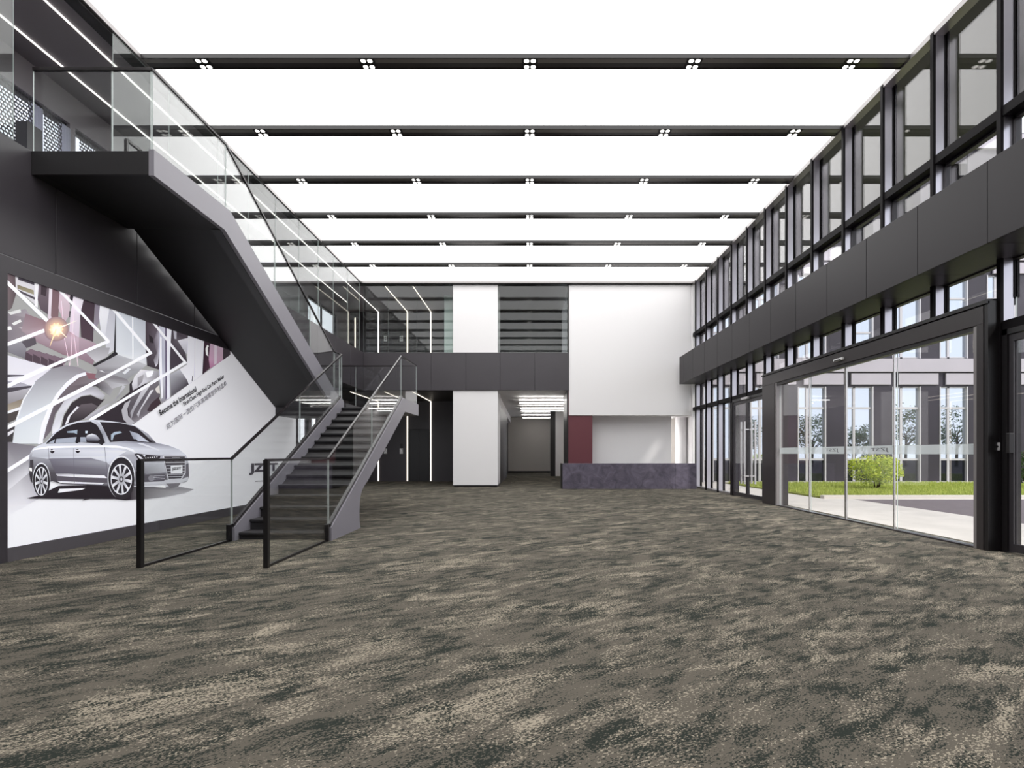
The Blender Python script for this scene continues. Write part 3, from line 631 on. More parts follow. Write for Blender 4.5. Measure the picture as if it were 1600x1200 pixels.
Q([(862, 138), (962, 200), (1062, 290), (1030, 350), (900, 260), (820, 268), (700, 318), (600, 400), (520, 520), (478, 680), (400, 775), (440, 620), (500, 450), (560, 350), (640, 260), (742, 178)], [(128, 112, 120), (124, 118, 124), (150, 148, 154), (150, 148, 154), (60, 54, 60), (96, 86, 92), (96, 88, 94), (90, 82, 90), (92, 84, 92), (100, 92, 100), (112, 104, 112), (104, 96, 104), (100, 92, 98), (104, 96, 102), (108, 98, 104), (112, 100, 106)], C_)
Q([(800, 130), (930, 150), (900, 195), (830, 190)], (130, 90, 100), C_)
Q([(820, 262), (905, 275), (985, 345), (960, 385), (850, 338), (770, 350), (680, 400), (600, 520), (560, 655), (488, 712), (490, 650), (530, 520), (600, 400), (700, 310)], [(176, 174, 184), (150, 148, 156), (170, 168, 176), (160, 158, 166), (196, 194, 204), (200, 198, 208), (205, 204, 212), (190, 190, 198), (214, 214, 222), (220, 220, 228), (206, 206, 214), (196, 196, 204), (186, 184, 194), (180, 178, 188)], C_)
Q([(850, 345), (950, 388), (985, 380), (900, 475), (780, 572), (640, 612), (578, 642), (600, 540), (670, 420), (760, 358)], (50, 43, 48), C_)
Q([(760, 432), (860, 420), (922, 450), (780, 560), (640, 602), (660, 540)], [(96, 88, 94), (44, 38, 43)], C_); Q([(720, 450), (742, 456), (660, 540), (640, 605), (608, 622), (640, 540)], (216, 214, 222), C_)
# right half
Q([(181, 470), (228, 480), (228, 570), (181, 550)], [(176, 180, 190), (205, 208, 214)], P_)
Q([(330, -300), (700, -200), (700, 160), (715, 402), (560, 342), (350, 272)], [(190, 194, 202), (172, 176, 186), (188, 192, 200), (205, 206, 212), (212, 214, 220), (205, 208, 214)], D_)
Q([(530, -200), (545, -200), (548, 335), (535, 330)], (232, 234, 240), D_)
Q([(350, 272), (560, 342), (715, 402), (640, 462), (470, 582), (505, 640), (440, 642), (380, 620), (260, 600), (240, 540), (100, 480), (70, 420), (300, 300)], [(180, 180, 186), (170, 170, 176), (180, 180, 186), (150, 150, 156), (140, 140, 146), (160, 160, 166), (190, 190, 196), (160, 160, 166), (130, 130, 136), (150, 150, 156), (120, 116, 122), (150, 148, 154), (160, 160, 166)], D_)
Q([(235, 545), (280, 530), (300, 550), (250, 575)], (44, 40, 46), D_); Q([(90, 480), (150, 470), (200, 500), (120, 520)], (225, 225, 230), D_); Q([(410, 500), (480, 440), (520, 450), (440, 520)], (210, 212, 218), D_)
Q([(700, -250), (860, -220), (880, 100), (872, 462), (720, 412), (700, 200)], [(70, 60, 68), (88, 78, 86), (100, 92, 102), (60, 52, 60), (52, 44, 52), (58, 50, 58)], D_)
Q([(800, 100), (850, -50), (885, 0), (855, 390), (826, 425), (800, 340), (840, 250)], [(96, 88, 98), (120, 112, 124), (176, 172, 184), (180, 178, 188), (205, 203, 212), (120, 114, 124), (110, 102, 112)], D_); Q([(740, 20), (790, 60), (800, 130), (750, 120)], (40, 34, 40), D_)
Q([(100, 470), (60, 560), (200, 600), (280, 700), (440, 650), (500, 640), (470, 580)], [(120, 116, 122), (130, 126, 132), (150, 148, 154), (170, 168, 174), (180, 180, 186), (150, 148, 154), (120, 116, 122)], D_)
Q([(1060-560, 640), (640, 462), (700, 640), (860, 600), (880, 800), (560, 1140), (60, 1085), (500, 740)], (46, 39, 46), D_)
Q([(640, 460), (860, 482), (862, 560), (720, 620), (540, 722), (528, 640), (560, 545)], [(225, 223, 230), (150, 148, 156), (130, 126, 134), (190, 188, 196), (170, 166, 174), (200, 198, 206), (210, 208, 215)], D_)
Q([(600, 560), (680, 520), (660, 610), (600, 680)], [(160, 156, 162), (130, 126, 134)], D_); Q([(700, 490), (800, 470), (780, 540), (720, 560)], (238, 238, 243), D_)
Q([(500, 780), (860, 590), (882, 780), (740, 1000), (560, 1142), (500, 1060), (478, 920)], [(96, 92, 99), (110, 106, 113), (90, 84, 92), (110, 105, 112), (140, 136, 143), (84, 78, 85), (80, 75, 82)], D_)
Q([(650, 720), (762, 650), (560, 960), (522, 1080), (508, 1000)], [(196, 195, 202), (140, 138, 146)], D_); Q([(762, 720), (802, 710), (640, 960), (612, 1060), (590, 1020)], [(212, 211, 218), (170, 168, 176)], D_)
Q([(820, 700), (870, 650), (880, 760), (840, 750)], (205, 200, 196), D_)
Q([(440, 880), (512, 840), (472, 950), (482, 1040), (562, 1122), (500, 1160), (420, 1080), (400, 970)], (168, 166, 173), D_)
Q([(1180-985, 250), (1195-1000, 260)], 0, D_)
Q([(1100-20, 400), (1160-10, 250), (1180, 262), (1060, 402), (880, 552), (776, 574), (940, 462)], [(150, 148, 154), (190, 190, 196), (176, 176, 182), (158, 156, 164), (150, 148, 156), (176, 174, 182), (180, 178, 186)], C_)
Q([(770, 880), (862, 800), (895, 880), (760, 992), (718, 970)], (58, 45, 52), D_)
Q([(1030, -250), (1240, -150), (1222, 90), (1100, 96), (1200, 250), (1218, 362), (1008, 472), (1010, 150)], [(60, 53, 60), (84, 76, 84), (78, 70, 78), (96, 90, 98), (80, 74, 82), (60, 52, 60), (66, 60, 68), (70, 62, 70)], D_)
Q([(1035, -100), (1090, -60), (1085, 80), (1060, 75)], (176, 174, 184), D_)
Q([(1100, 96), (1242, 60), (1242, 262), (1205, 262)], [(214, 212, 220), (176, 174, 184)], D_)
Q([(1008, 520), (1130, 456), (1225, 600), (1238, 645), (1020, 795)], [(160, 160, 168), (180, 180, 188), (90, 84, 92), (60, 54, 62), (84, 80, 88)], D_)
Q([(1240, -150), (1445, -120), (1445, 95), (1412, 520), (1240, 645), (1220, 590), (1128, 456), (1218, 400)], [(206, 205, 213), (224, 223, 230)], D_); Q([(1282, 540), (1294, 530), (1286, 605), (1276, 608)], (90, 86, 94), D_); Q([(1318, -100), (1324, -100), (1312, 560), (1306, 562)], (190, 188, 198), D_)
Q([(1445, -150), (1532, -100), (1530, 125), (1490, 300), (1505, 442), (1410, 520)], [(50, 38, 46), (50, 38, 46), (60, 48, 56), (90, 60, 80), (80, 56, 70), (48, 34, 44)], D_)
Q([(1470, 150), (1490, 165), (1482, 295), (1456, 272), (1448, 200)], 238, D_); Q([(1478, 175), (1492, 178), (1488, 280), (1480, 278)], (60, 50, 56), D_)
Q([(1530, -100), (1690, -60), (1690, 330), (1505, 445), (1490, 330)], [(170, 160, 170), (190, 180, 190), (180, 150, 168), (170, 110, 148), (190, 150, 176)], D_); Q([(1560, 0), (1600, 0), (1590, 380), (1555, 400)], (205, 190, 202), D_); Q([(1672, -100), (1760, -50), (1760, 300), (1668, 350)], (62, 54, 60), D_)
Q([(870, -200), (962, -200), (1000, 500), (1012, 805), (900, 875), (868, 520), (868, 200)], [(196, 196, 208), (200, 200, 212), (180, 180, 194), (150, 148, 160), (130, 126, 136), (186, 186, 198), (170, 170, 184)], D_)
Q([(962, -200), (1035, -200), (1002, 300), (1004, 815), (958, 835), (950, 300)], [(232, 232, 240), (214, 214, 226)], D_); Q([(944, -200), (962, -200), (966, 822), (948, 835)], (84, 74, 98), D_); Q([(880, 50), (900, 60), (900, 300), (915, 800), (900, 830), (874, 400)], (232, 232, 240), D_)
# lower left shade running out into the white
ph.poly([(7, 690), (56, 697), (48, 720), (60, 780), (40, 790), (8, 806)], [(112, 108, 116), (120, 116, 124), (140, 138, 146), (190, 188, 196), (214, 213, 220), (222, 221, 228)], P_)
ph.poly([(7, 738), (46, 716), (50, 735), (8, 770)], [(150, 148, 156), (140, 138, 146), (196, 195, 202), (212, 211, 218)], P_)
# white chevrons
for a, b, wd in (((4, 434), (84, 511), 5.6), ((6, 540), (84, 511), 5.6), ((86, 446), (170, 534), 4.2), ((171, 532.5), (66, 578), 4.8), ((72, 575), (6, 606), 5.6), ((176, 482), (236, 552), 4.0), ((237, 550.5), (160, 592), 4.4), ((162, 591), (6, 671), 5.6), ((237, 501), (290, 567), 3.4), ((291, 565.5), (160, 645), 4.2), ((165, 642), (140, 657), 4.6), ((50, 711), (6, 739), 5.6)):
    ph.line(a, b, wd, (238, 238, 243), P_, 'photo')
# sparks
for a, b in (((96, 470), (101, 530)), ((117, 470), (113, 520)), ((113, 520), (110, 570)), ((115, 520), (122, 572)), ((101, 530), (109, 572))): ph.line(a, b, .9, (236, 214, 226), P_, 'photo')
ph.glow((88, 514), 19, (250, 214, 176), (150, 122, 128), P_, 30)
ph.glow((88, 515), 10, (255, 255, 252), (246, 210, 168), P_, 30, [1.15, .9, 1.0])
ph.line((88, 514), (78, 541), 3, (255, 226, 180), P_, 'photo', .5); ph.line((88, 514), (120, 501), 2.4, (255, 240, 226), P_, 'photo', .4); ph.line((90, 514), (104, 527), 3, (255, 240, 214), P_, 'photo', .5)
# the car
c = Print(); c.k = 200
def K(pts, col): c.poly(pts, col, E_)
K([(70, 790), (180, 765), (350, 680), (780, 670), (1000, 740), (1010, 805), (950, 810), (850, 800), (560, 800), (100, 796)], (38, 32, 38))
K([(1000, 690), (1440, 688), (1560, 712), (1480, 745), (1300, 780), (1150, 798), (1000, 806)], [(60, 55, 60), (150, 148, 154), (150, 148, 154), (170, 168, 174), (150, 148, 154), (120, 117, 122), (60, 54, 60)])
K([(560, 812), (660, 796), (640, 790), (580, 800)], (60, 56, 60)); K([(345, 740), (362, 708), (590, 702), (560, 716), (352, 742)], (226, 226, 232))
K([(1210, 690), (1300, 680), (1310, 698)], 232)
K([(88, 560), (90, 410), (105, 372), (132, 340), (200, 308), (240, 290), (330, 190), (420, 133), (520, 105), (650, 90), (740, 94), (900, 114), (1030, 143), (1150, 215), (1222, 295), (1330, 318), (1430, 356), (1490, 405), (1512, 480), (1516, 600), (1500, 642), (1440, 658), (1150, 672), (1090, 670), (1030, 682), (780, 682), (380, 664), (300, 640), (140, 665), (104, 640)],
  [(70, 66, 72), (150, 150, 160), (190, 192, 200), (206, 208, 216), (196, 198, 208), (190, 192, 202), (200, 202, 212), (206, 208, 218), (196, 198, 208), (190, 192, 202), (196, 198, 208), (200, 202, 212), (176, 178, 188), (150, 150, 160), (150, 150, 160), (176, 178, 186), (190, 192, 200), (170, 170, 180), (160, 160, 170), (110, 108, 116), (150, 150, 158), (170, 170, 178), (150, 150, 158), (120, 118, 126), (110, 108, 116), (70, 66, 74), (70, 66, 74), (60, 56, 62), (60, 56, 62), (60, 56, 62)])
K([(240, 300), (330, 205), (420, 150), (520, 117), (640, 106), (700, 140), (742, 222), (768, 296), (700, 302), (560, 292), (240, 306)], (36, 31, 37))
K([(255, 301), (322, 262), (512, 245), (500, 294)], (158, 164, 178)); K([(545, 246), (592, 245), (602, 290), (545, 291)], (150, 156, 170)); K([(425, 195), (520, 181), (516, 220), (490, 208), (430, 206)], (150, 164, 180)); K([(590, 190), (612, 190), (608, 212), (590, 210)], (196, 206, 220))
K([(515, 240), (532, 238), (527, 300), (505, 300)], (30, 26, 32)); K([(320, 262), (332, 258), (322, 300), (310, 300)], (30, 26, 32))
K([(690, 102), (722, 130), (762, 200), (802, 296), (768, 302), (742, 222), (700, 145), (655, 104)], [(190, 192, 202), (170, 172, 182), (150, 152, 164), (190, 192, 202), (170, 172, 182), (130, 132, 144), (170, 172, 182), (190, 192, 202)])
K([(720, 110), (900, 119), (1030, 148), (1130, 228), (1205, 297), (1090, 291), (950, 280), (812, 291), (762, 192)], (40, 34, 40))
K([(985, 190), (1060, 214), (1160, 290), (1060, 280), (1020, 260)], [(150, 154, 168), (170, 174, 188), (196, 200, 212), (176, 180, 194), (140, 144, 158)]); K([(820, 222), (850, 200), (900, 193), (918, 206), (850, 226), (832, 276), (820, 272)], (158, 172, 188)); K([(1010, 275), (1040, 262), (1065, 285), (1050, 288), (1036, 274), (1018, 284)], (24, 20, 25))
K([(1028, 143), (1062, 163), (1224, 297), (1196, 297), (1120, 222)], [(60, 56, 62), (200, 202, 212), (60, 56, 62), (40, 36, 42), (34, 30, 36)])
K([(800, 297), (950, 283), (1205, 298), (1330, 319), (1430, 358), (1492, 408), (1290, 400), (1272, 412), (1030, 390), (960, 352), (770, 330)], [(176, 178, 190), (140, 140, 154), (120, 120, 134), (150, 150, 162), (186, 188, 198), (200, 202, 210), (190, 192, 202), (150, 150, 162), (196, 198, 208), (206, 208, 218), (190, 192, 202)])
K([(800, 318), (900, 325), (1010, 352), (1040, 382), (950, 350), (860, 336), (790, 330)], (234, 235, 242)); K([(1040, 298), (1100, 300), (1240, 352), (1260, 372), (1200, 350)], (205, 207, 216))
K([(130, 352), (262, 328), (500, 324), (780, 322), (900, 328), (980, 350), (900, 342), (780, 336), (500, 336), (262, 346), (120, 372)], (240, 240, 246))
K([(130, 360), (262, 348), (780, 338), (960, 372), (900, 405), (850, 440), (815, 505), (780, 470), (640, 432), (300, 432), (250, 440), (110, 420)], [(190, 192, 202), (176, 178, 190), (186, 188, 200), (214, 215, 224), (206, 208, 218), (200, 202, 212), (160, 160, 172), (196, 198, 208), (206, 208, 216), (196, 198, 208), (190, 192, 202), (170, 172, 182)])
K([(268, 440), (640, 432), (782, 470), (806, 540), (800, 592), (330, 580), (292, 500)], [(110, 108, 120), (120, 118, 130), (150, 150, 160), (110, 108, 118), (96, 93, 104), (84, 80, 91), (96, 92, 103)])
K([(330, 595), (780, 616), (790, 652), (340, 642)], (84, 79, 88)); K([(325, 572), (440, 574), (760, 588), (785, 612), (540, 605), (340, 592)], [(150, 149, 158), (228, 228, 235), (236, 236, 242), (220, 220, 228), (225, 225, 232), (200, 200, 208)]); K([(338, 638), (758, 655), (742, 668), (372, 656)], (216, 216, 224))
for a, b in (((486, 345), (492, 655)), ((762, 335), (790, 600)), ((258, 340), (268, 450))): c.line(a, b, .7, (96, 93, 104), E_)
for x, y in ((294, 372), (522, 370)): K([(x-22, y-2), (x-5, y-20), (x+22, y-5), (x+20, y+5), (x+5, y+20), (x-8, y+16)], (34, 29, 35)); K([(x-22, y-8), (x+20, y-12), (x+24, y-5), (x-20, y-1)], (226, 226, 232))
K([(592, 262), (606, 228), (650, 214), (690, 228), (722, 266), (700, 282), (620, 286)], [(100, 100, 112), (206, 208, 216), (220, 221, 228), (190, 192, 202), (120, 120, 132), (60, 58, 66), (60, 58, 66)]); K([(700, 282), (760, 296), (740, 318), (715, 306)], (40, 36, 42))
K([(96, 450), (126, 448), (128, 522), (98, 515)], (62, 58, 64)); K([(88, 520), (112, 522), (114, 552), (92, 546)], 232); K([(92, 575), (120, 570), (130, 650), (112, 650)], (52, 48, 54))
# wheels
def wheel(cx, cy, ax, ay, rx, ry, kx, ky, n, tilt=0.0):
    c.oval((cx, cy-ay*.10), ax*1.1, ay*1.07, (214, 215, 222), E_); c.oval((cx, cy-ay*.06), ax*1.04, ay*1.03, (36, 32, 37), E_); c.oval((cx+6, cy+6), ax, ay*.98, (44, 40, 45), E_)
    c.oval((cx, cy), rx, ry, (220, 220, 228), E_); c.oval((cx, cy), rx*.92, ry*.93, (40, 36, 42), E_)
    for i in range(n):
        a = 2*math.pi*(i+.25)/n; w0, w1 = .16, .10
        pts = [(cx+rx*r*math.cos(a+o), cy+ry*r*math.sin(a+o)) for r, o in ((.12, -.9), (.93, -w1), (.93, w1), (.12, .9))]
        K(pts, [(150, 150, 158), (232, 232, 238), (212, 212, 220), (140, 140, 148)])
    c.oval((cx, cy), rx*.2, ry*.2, (64, 60, 66), E_); c.oval((cx, cy), rx*.1, ry*.1, (190, 190, 198), E_)
wheel(198, 640, 72, 142, 58, 128, 0, 0, 9); wheel(912, 622, 112, 180, 95, 138, 0, 0, 10)
# front
K([(1028, 396), (1050, 390), (1130, 402), (1262, 414), (1256, 436), (1190, 450), (1110, 464), (1062, 446)], (46, 42, 48)); K([(1046, 402), (1064, 404), (1112, 444), (1082, 444)], (220, 220, 228)); K([(1100, 402), (1130, 404), (1120, 424)], (200, 200, 210))
for i in range(6): c.oval((1130+20*i, 432-2*i), 5, 4, (236, 236, 242), E_)
K([(1040, 470), (1290, 474), (1310, 560), (1140, 575), (1060, 560), (1020, 500)], [(160, 160, 170), (186, 188, 196), (170, 170, 178), (150, 150, 158), (120, 118, 126), (150, 150, 160)])
K([(1285, 412), (1486, 412), (1486, 565), (1450, 622), (1328, 626), (1298, 490)], (205, 205, 212)); K([(1293, 418), (1480, 418), (1478, 560), (1446, 614), (1334, 618), (1304, 488)], (66, 62, 68))
for y in (438, 474, 500, 526, 552, 578, 600): c.line((1300+(y-438)*.2, y), (1478-max(0, y-560)*.5, y-2), .8, (196, 196, 204), E_)
for i in range(4): c.oval((1374+17*i, 440), 12, 12, (214, 214, 220), E_, n=16); c.oval((1374+17*i, 440), 8.5, 8.5, (72, 68, 74), E_, n=16)
K([(1352, 500), (1458, 494), (1458, 566), (1354, 572)], (222, 222, 227))
K([(1120, 585), (1300, 574), (1320, 622), (1300, 636), (1150, 652), (1100, 640)], (84, 80, 88)); c.oval((1180, 612), 28, 26, (130, 128, 136), E_)
for y in (594, 608, 622): c.line((1200, y), (1300, y-6), .7, (190, 190, 198), E_)
K([(1300, 628), (1450, 622), (1510, 600), (1506, 632), (1440, 656), (1150, 672), (1095, 668), (1100, 648), (1290, 640)], (190, 190, 198)); K([(1488, 488), (1512, 480), (1516, 590), (1490, 600)], (96, 92, 100)); K([(1310, 660), (1440, 656), (1420, 690), (1350, 700)], (110, 107, 113))
c.oval((1048, 545), 6, 7, (226, 226, 232), E_); K([(1080, 640), (1108, 650), (1112, 670), (1084, 668)], (214, 214, 220))
p.build('white_print', mu); ph.build('machine_print', mu); c.build('car_print', mu)
def wall_text(name, body, a, b, hpx, m, d=.024, parent=mu, bold=.035):
    """text between two picture points of the wall, hpx high at its start"""
    p0, p1 = wallpt(*a, d), wallpt(*b, d); ln = p1-p0; u = ln.normalized(); v = Vector((1, 0, 0)).cross(u); hh = hpx*p0.y/F
    return text_mesh(name, body, m, parent, lambda s, t: p0+ln*s+v*(t*hh), bold)
wall_text('slogan_text', 'Become the International', (251, 650), (308, 611), 9.5, INK)
wall_text('slogan_text', 'First-Class High-End Car Parts Maker', (288.5, 636.5), (351.5, 591.5), 8.5, INK)
wall_text('slogan_text', '成为国际一流的汽车高端零部件制造商', (262, 672), (355, 602), 9.5, INKG, bold=.008)
wall_text('logo_text', 'JZST', (389, 742.5), (434, 739.5), 18.5, INKG, bold=.05)
wall_text('web_text', 'www.jz', (398, 754.5), (419, 753), 4, M('pale_print', (150, 146, 154), .6))
q0, q1 = E_(1364, 546), E_(1448, 540); wall_text('plate_text', 'JZST', q0, q1, 5.0, INK, d=.026)

# ------------------------------------------------------------------ reception desk
de = empty('reception_desk', (3.45, 18.2, 0)); tag(de, 'long dark slate reception desk under the tall white wall', 'reception desk')
g = MB(); g.box(1.16, 5.1, 17.86, 17.92, .0, .89, bev=.004); g.box(5.105, 5.84, 17.86, 17.92, 0, .89, bev=.004); g.build('front_slab', STONE, de)
g = MB(); g.box(1.12, 1.16, 17.86, 18.5, 0, .89, bev=.004); g.build('end_slab', BLACK, de)
g = MB(); g.box(1.16, 5.84, 17.92, 18.12, .85, .89, bev=.004); g.build('counter_ledge', STONE, de)
g = MB(); g.box(1.16, 5.84, 18.12, 18.62, .68, .72); g.build('work_surface', CHAR, de)
g = MB(); g.box(1.2, 1.24, 17.92, 18.6, 0, .68); g.box(5.8, 5.84, 17.92, 18.6, 0, .68); g.build('side_panel', CHAR, de)

# ------------------------------------------------------------------ glass front on the right
MY = [6.547+1.0872*i for i in range(-9, 12)]; MI = list(range(-9, 12))
XI, ZT0, ZT1 = 6.0, 5.53, 5.66
FB0, FB1, FX = 3.73, 4.70, 5.41
wn = 1
for i, y in zip(MI, MY):
    y2 = y+1.0872 if i < 11 else YB-.0
    r = empty(f'window_{wn}', (XR, (y+y2)/2, FB1)); struct(r, None); wn += 1
    tag(r, f'tall upper window bay {["above the near edge of the sliding doors","second above the sliding doors","third above the sliding doors","fourth above the sliding doors","fifth above the sliding doors","sixth above the sliding doors","above the left end of the door portal","above the swing doors, nearer half","above the swing doors, farther half","third from the white corner","second from the white corner","against the white corner"][i]} of the glass front' if i >= 0 else None)
    g = MB(); g.box(XI-.01, XI+.03, y-.04, y+.02, FB1-.02, H); g.build('mullion', MULL, r)
    g = MB(); g.box(XI+.03, XR-.02, y-.035, y+.015, FB1-.02, H-.05); g.build('fin', FIN, r)
    g = MB(); g.box(XR-.02, XR+.05, y-.045, y+.03, FB1-.02, H); g.build('gasket', MULL, r)
    a, b = y+.03, y2-.045
    glass_box('pane', r, (XR, XR+.014, a, b, ZT1, H), GLASS); glass_box('pane', r, (XR, XR+.014, a, b, FB1, ZT0), GLASS)
    g = MB(); g.box(XI+.01, XR+.05, y+.02, y2-.04, ZT0, ZT1, bev=.006); g.build('transom', MULL, r)
    g = MB(); g.box(XR-.03, XR+.05, a, a+.03, FB1, ZT0); g.box(XR-.03, XR+.05, b-.03, b, FB1, ZT0); g.box(XR-.03, XR+.05, a, b, ZT0-.04, ZT0); g.build('sash', CHAR, r)
g = MB(); jj = [6.547+1.0872*i-.5 for i in range(-9, 13)]; jj[-1] = 18.45
for a, b in zip(jj, jj[1:]): g.box(FX, FX+.04, a+.004, b-.004, FB0, FB1, bev=.003); g.box(FX+.04, XR-.03, a+.002, b-.002, FB0, FB0+.02)
g.box(FX+.02, XR-.03, -3.2, 18.448, FB0+.012, FB1-.01); g.box(FX, FX+.9, 18.44, 18.45, FB0, FB1)
g.box(XR-.03, XR+.06, -3.3, YB+.1, FB0-.02, FB1+.02)
struct(g.build('trim_band', M('band_metal', (40, 37, 40), .4, 0, .2)), 'dark metal panel band running along the glass front')
# ground floor glazing
gn = {8: 'first plain bay beyond the swing doors', 9: 'second plain bay beyond the swing doors', 10: 'third plain bay beyond the swing doors', 11: 'last plain bay against the white corner'}
for i, y in zip(MI, MY):
    y2 = y+1.0872 if i < 11 else YB-.0
    portal = 0 <= i <= 5; swing = i in (6, 7) or i in (-2, -1)
    z0 = 3.23 if portal else 2.93
    r = empty(f'window_{wn}', (XR, (y+y2)/2, 0 if not (portal or swing) else z0)); wn += 1
    struct(r, f'ground floor glazing, {gn[i]}' if i in gn else (f'low window over the sliding doors, {["nearest","second","third","fourth","fifth","farthest"][i]} one' if portal else (f'window over the {"nearer" if i == 6 else "farther"} swing door leaf' if i in (6, 7) else None)))
    zb0 = 0 if i in (-2, 6, 8) or not (portal or swing) else z0-.1
    g = MB(); g.box(XI-.01, XI+.03, y-.04, y+.02, 0 if i in (-2, 0, 6) or i > 7 or i < -2 else z0, FB0); g.build('mullion', MULL, r)
    g = MB(); g.box(XI+.03, XR-.02, y-.035, y+.015, 0 if i > 7 or i < -2 or i in (0, 6) else z0, FB0); g.build('fin', FIN, r)
    a, b = y+.03, y2-.045
    glass_box('pane', r, (XR, XR+.014, a, b, z0, FB0), GLASS)
    if not portal and not swing:
        glass_box('pane', r, (XR, XR+.014, a, b, .06, 2.81), GLASS)
        g = MB(); g.box(XI+.03, XR+.05, y+.02, y2-.04, .0, .06); g.build('sill', TRIMM, r)
    if not portal:
        g = MB(); g.box(XI+.01, XR+.05, y+.02, y2-.04, 2.81, 2.93, bev=.006); g.build('transom', MULL, r)
    g = MB(); g.box(XR-.02, XR+.05, y-.045, y+.03, z0 if portal or swing else 0, FB0); g.build('gasket', MULL, r)
struct(box('wall_recess_side', WHITE, (XR-.02, XR+.1, YB+.1, YB+1.85, 0, 2.8)))
o = box('recess_fill_light', FILL, (5.3, 5.36, YB+.86, YB+.92, .1, 2.6)); tag(o, 'added upright fill light hidden behind the right edge of the pale wall board', 'light strip')  # added glowing bar, out of sight behind the board, brightens the recess and column

# automatic sliding door portal
XP = 5.85; pd = empty('door_1', (XP, 9.5, 0)); struct(pd, 'wide automatic glass sliding doors in a dark portal frame')
g = MB(); g.box(XP, XR, 12.22, 12.86, 0, 2.92, bev=.004); g.build('jamb', BRONZE, pd)
g = MB(); g.box(XP, XR, 6.60, 6.70, 0, 2.92, bev=.004); g.build('jamb', BRONZE, pd); g = MB(); g.box(XP+.01, XR, 6.54, 6.60, 0, 3.2); g.build('jamb_cover', BLACK, pd)
g = MB(); g.box(XP, XR, 6.60, 12.86, 2.92, 3.15, bev=.004); g.build('header', BRONZE, pd)
g = MB(); g.box(XP+.03, XR+.05, 6.56, 12.9, 3.15, 3.23); g.box(XP-.015, XP+.03, 6.54, 12.88, 3.165, 3.195); g.build('top_frame', BLACK, pd)
g = MB(); g.box(XP+.015, XP+.15, 12.14, 12.22, 0, 2.92); g.build('jamb_trim', TRIMM, pd); g = MB(); g.box(XP+.015, XP+.15, 6.70, 6.76, 0, 2.92); g.build('jamb_trim', TRIMM, pd)
g = MB(); g.box(XP+.02, XP+.12, 6.76, 12.14, 2.86, 2.92); g.build('track', BLACK, pd); g = MB(); g.box(XP+.02, XP+.14, 6.76, 12.14, 0, .02); g.build('threshold', BRONZE, pd)
leaves = [(10.8, 12.14, 0), (9.555, 10.8, 1), (8.275, 9.545, 1), (6.76, 8.275, 0)]
for a, b, mov in leaves:
    x = XP+.05 if mov else XP+.09
    gp = glass_box('sliding_leaf' if mov else 'fixed_leaf', pd, (x, x+.014, a+.004, b-.004, .03, 2.87), GLASS)
    g = MB(); g.box(x-.002, x-.0005, a+.006, b-.006, 1.235, 1.375); g.build('frosted_band', FROST, gp)
    if mov:
        g = MB(); g.box(x-.006, x+.02, a-.002, a+.022, .02, 2.87); g.box(x-.006, x+.02, b-.022, b+.002, .02, 2.87); g.build('edge_profile', STEEL, gp)
        yc = 9.98 if a > 9 else 8.62
        # lettering faces outdoors: it reads reversed from inside
        text_mesh('logo_lettering', 'JZST', INK, gp, lambda s, t, yc=yc, x=x: Vector((x-.004, yc+.02-.26+s*.52 if False else yc-.22+s*.44, 1.265+t*.075)))
se = empty('door_sensor', (XP, 9.62, 2.99)); tag(se, 'small white motion sensor on the sliding door header', 'sensor')
g = MB(); g.box(XP-.05, XP, 9.5, 9.78, 2.985, 3.035, bev=.012); g.build('housing', PLASW, se); g = MB(); g.box(XP-.056, XP-.04, 9.54, 9.74, 2.988, 3.008); g.build('eye', BLACK, se)
sw = empty('wall_switch', (XI-.03, 6.535, 1.3)); tag(sw, 'small pale switch plate on the dark post beside the sliding doors', 'switch')
g = MB(); g.box(XI-.022, XI-.01, 6.51, 6.562, 1.285, 1.385, bev=.003); g.build('plate', ALU, sw); g = MB(); g.cyl((XI-.03, 6.536, 1.335), (XI-.02, 6.536, 1.335), .013, seg=14); g.build('key_hole', BLACK, sw)
def swing_door(n_, y0, ym, y1, label, handles=True):
    d = empty(f'door_{n_}', (XI+.05, ym, 0)); struct(d, label)
    g = MB(); g.box(XI, XR, y1-.07, y1, 0, 2.81); g.box(XI, XR, y0, y0+.07, 0, 2.81); g.box(XI, XR, y0, y1, 2.74, 2.81); g.build('door_frame', BLACK, d)
    for a, b, hs in ((y0+.075, ym-.004, -1), (ym+.004, y1-.075, 1)):
        g = MB(); s_ = .06; g.box(XI+.02, XI+.075, a, a+s_, .02, 2.73); g.box(XI+.02, XI+.075, b-s_, b, .02, 2.73); g.box(XI+.02, XI+.075, a+s_, b-s_, 2.65, 2.73); g.box(XI+.02, XI+.075, a+s_, b-s_, .02, .12)
        lf = g.build('door_leaf', CHAR, d); glass_box('pane', lf, (XI+.04, XI+.054, a+s_, b-s_, .12, 2.65), GLASS)
        if handles:
            yh = (b-.11) if hs < 0 else (a+.11)
            g = MB(); g.bar((XI-.09, yh, .40), (XI-.09, yh, 2.12), .042, .042)
            for z in (.62, 1.9): g.bar((XI-.09, yh, z), (XI+.03, yh, z), .028, .028)
            g.build('pull_handle', STEEL, lf)
            g = MB(); g.bar((XI+.2, yh, .40), (XI+.2, yh, 2.12), .042, .042)
            for z in (.62, 1.9): g.bar((XI+.2, yh, z), (XI+.06, yh, z), .028, .028)
            g.build('pull_handle', STEEL, lf)
        else:
            yh = b-.03; g = MB(); g.box(XI-.05, XI+.02, yh-.045, yh+.0, 1.25, 1.5, bev=.006); g.build('pull_handle', BLACK, lf)
    return d
d2 = swing_door(2, 13.1, 14.17, 15.2, 'dark framed double swing door with tall steel pull handles')
clo = box('door_closer', ALU, (XI-.06, XI, 13.95, 14.4, 2.735, 2.80), None, bev=.008); tag(clo, 'silver door closer above the double swing door', 'door closer')
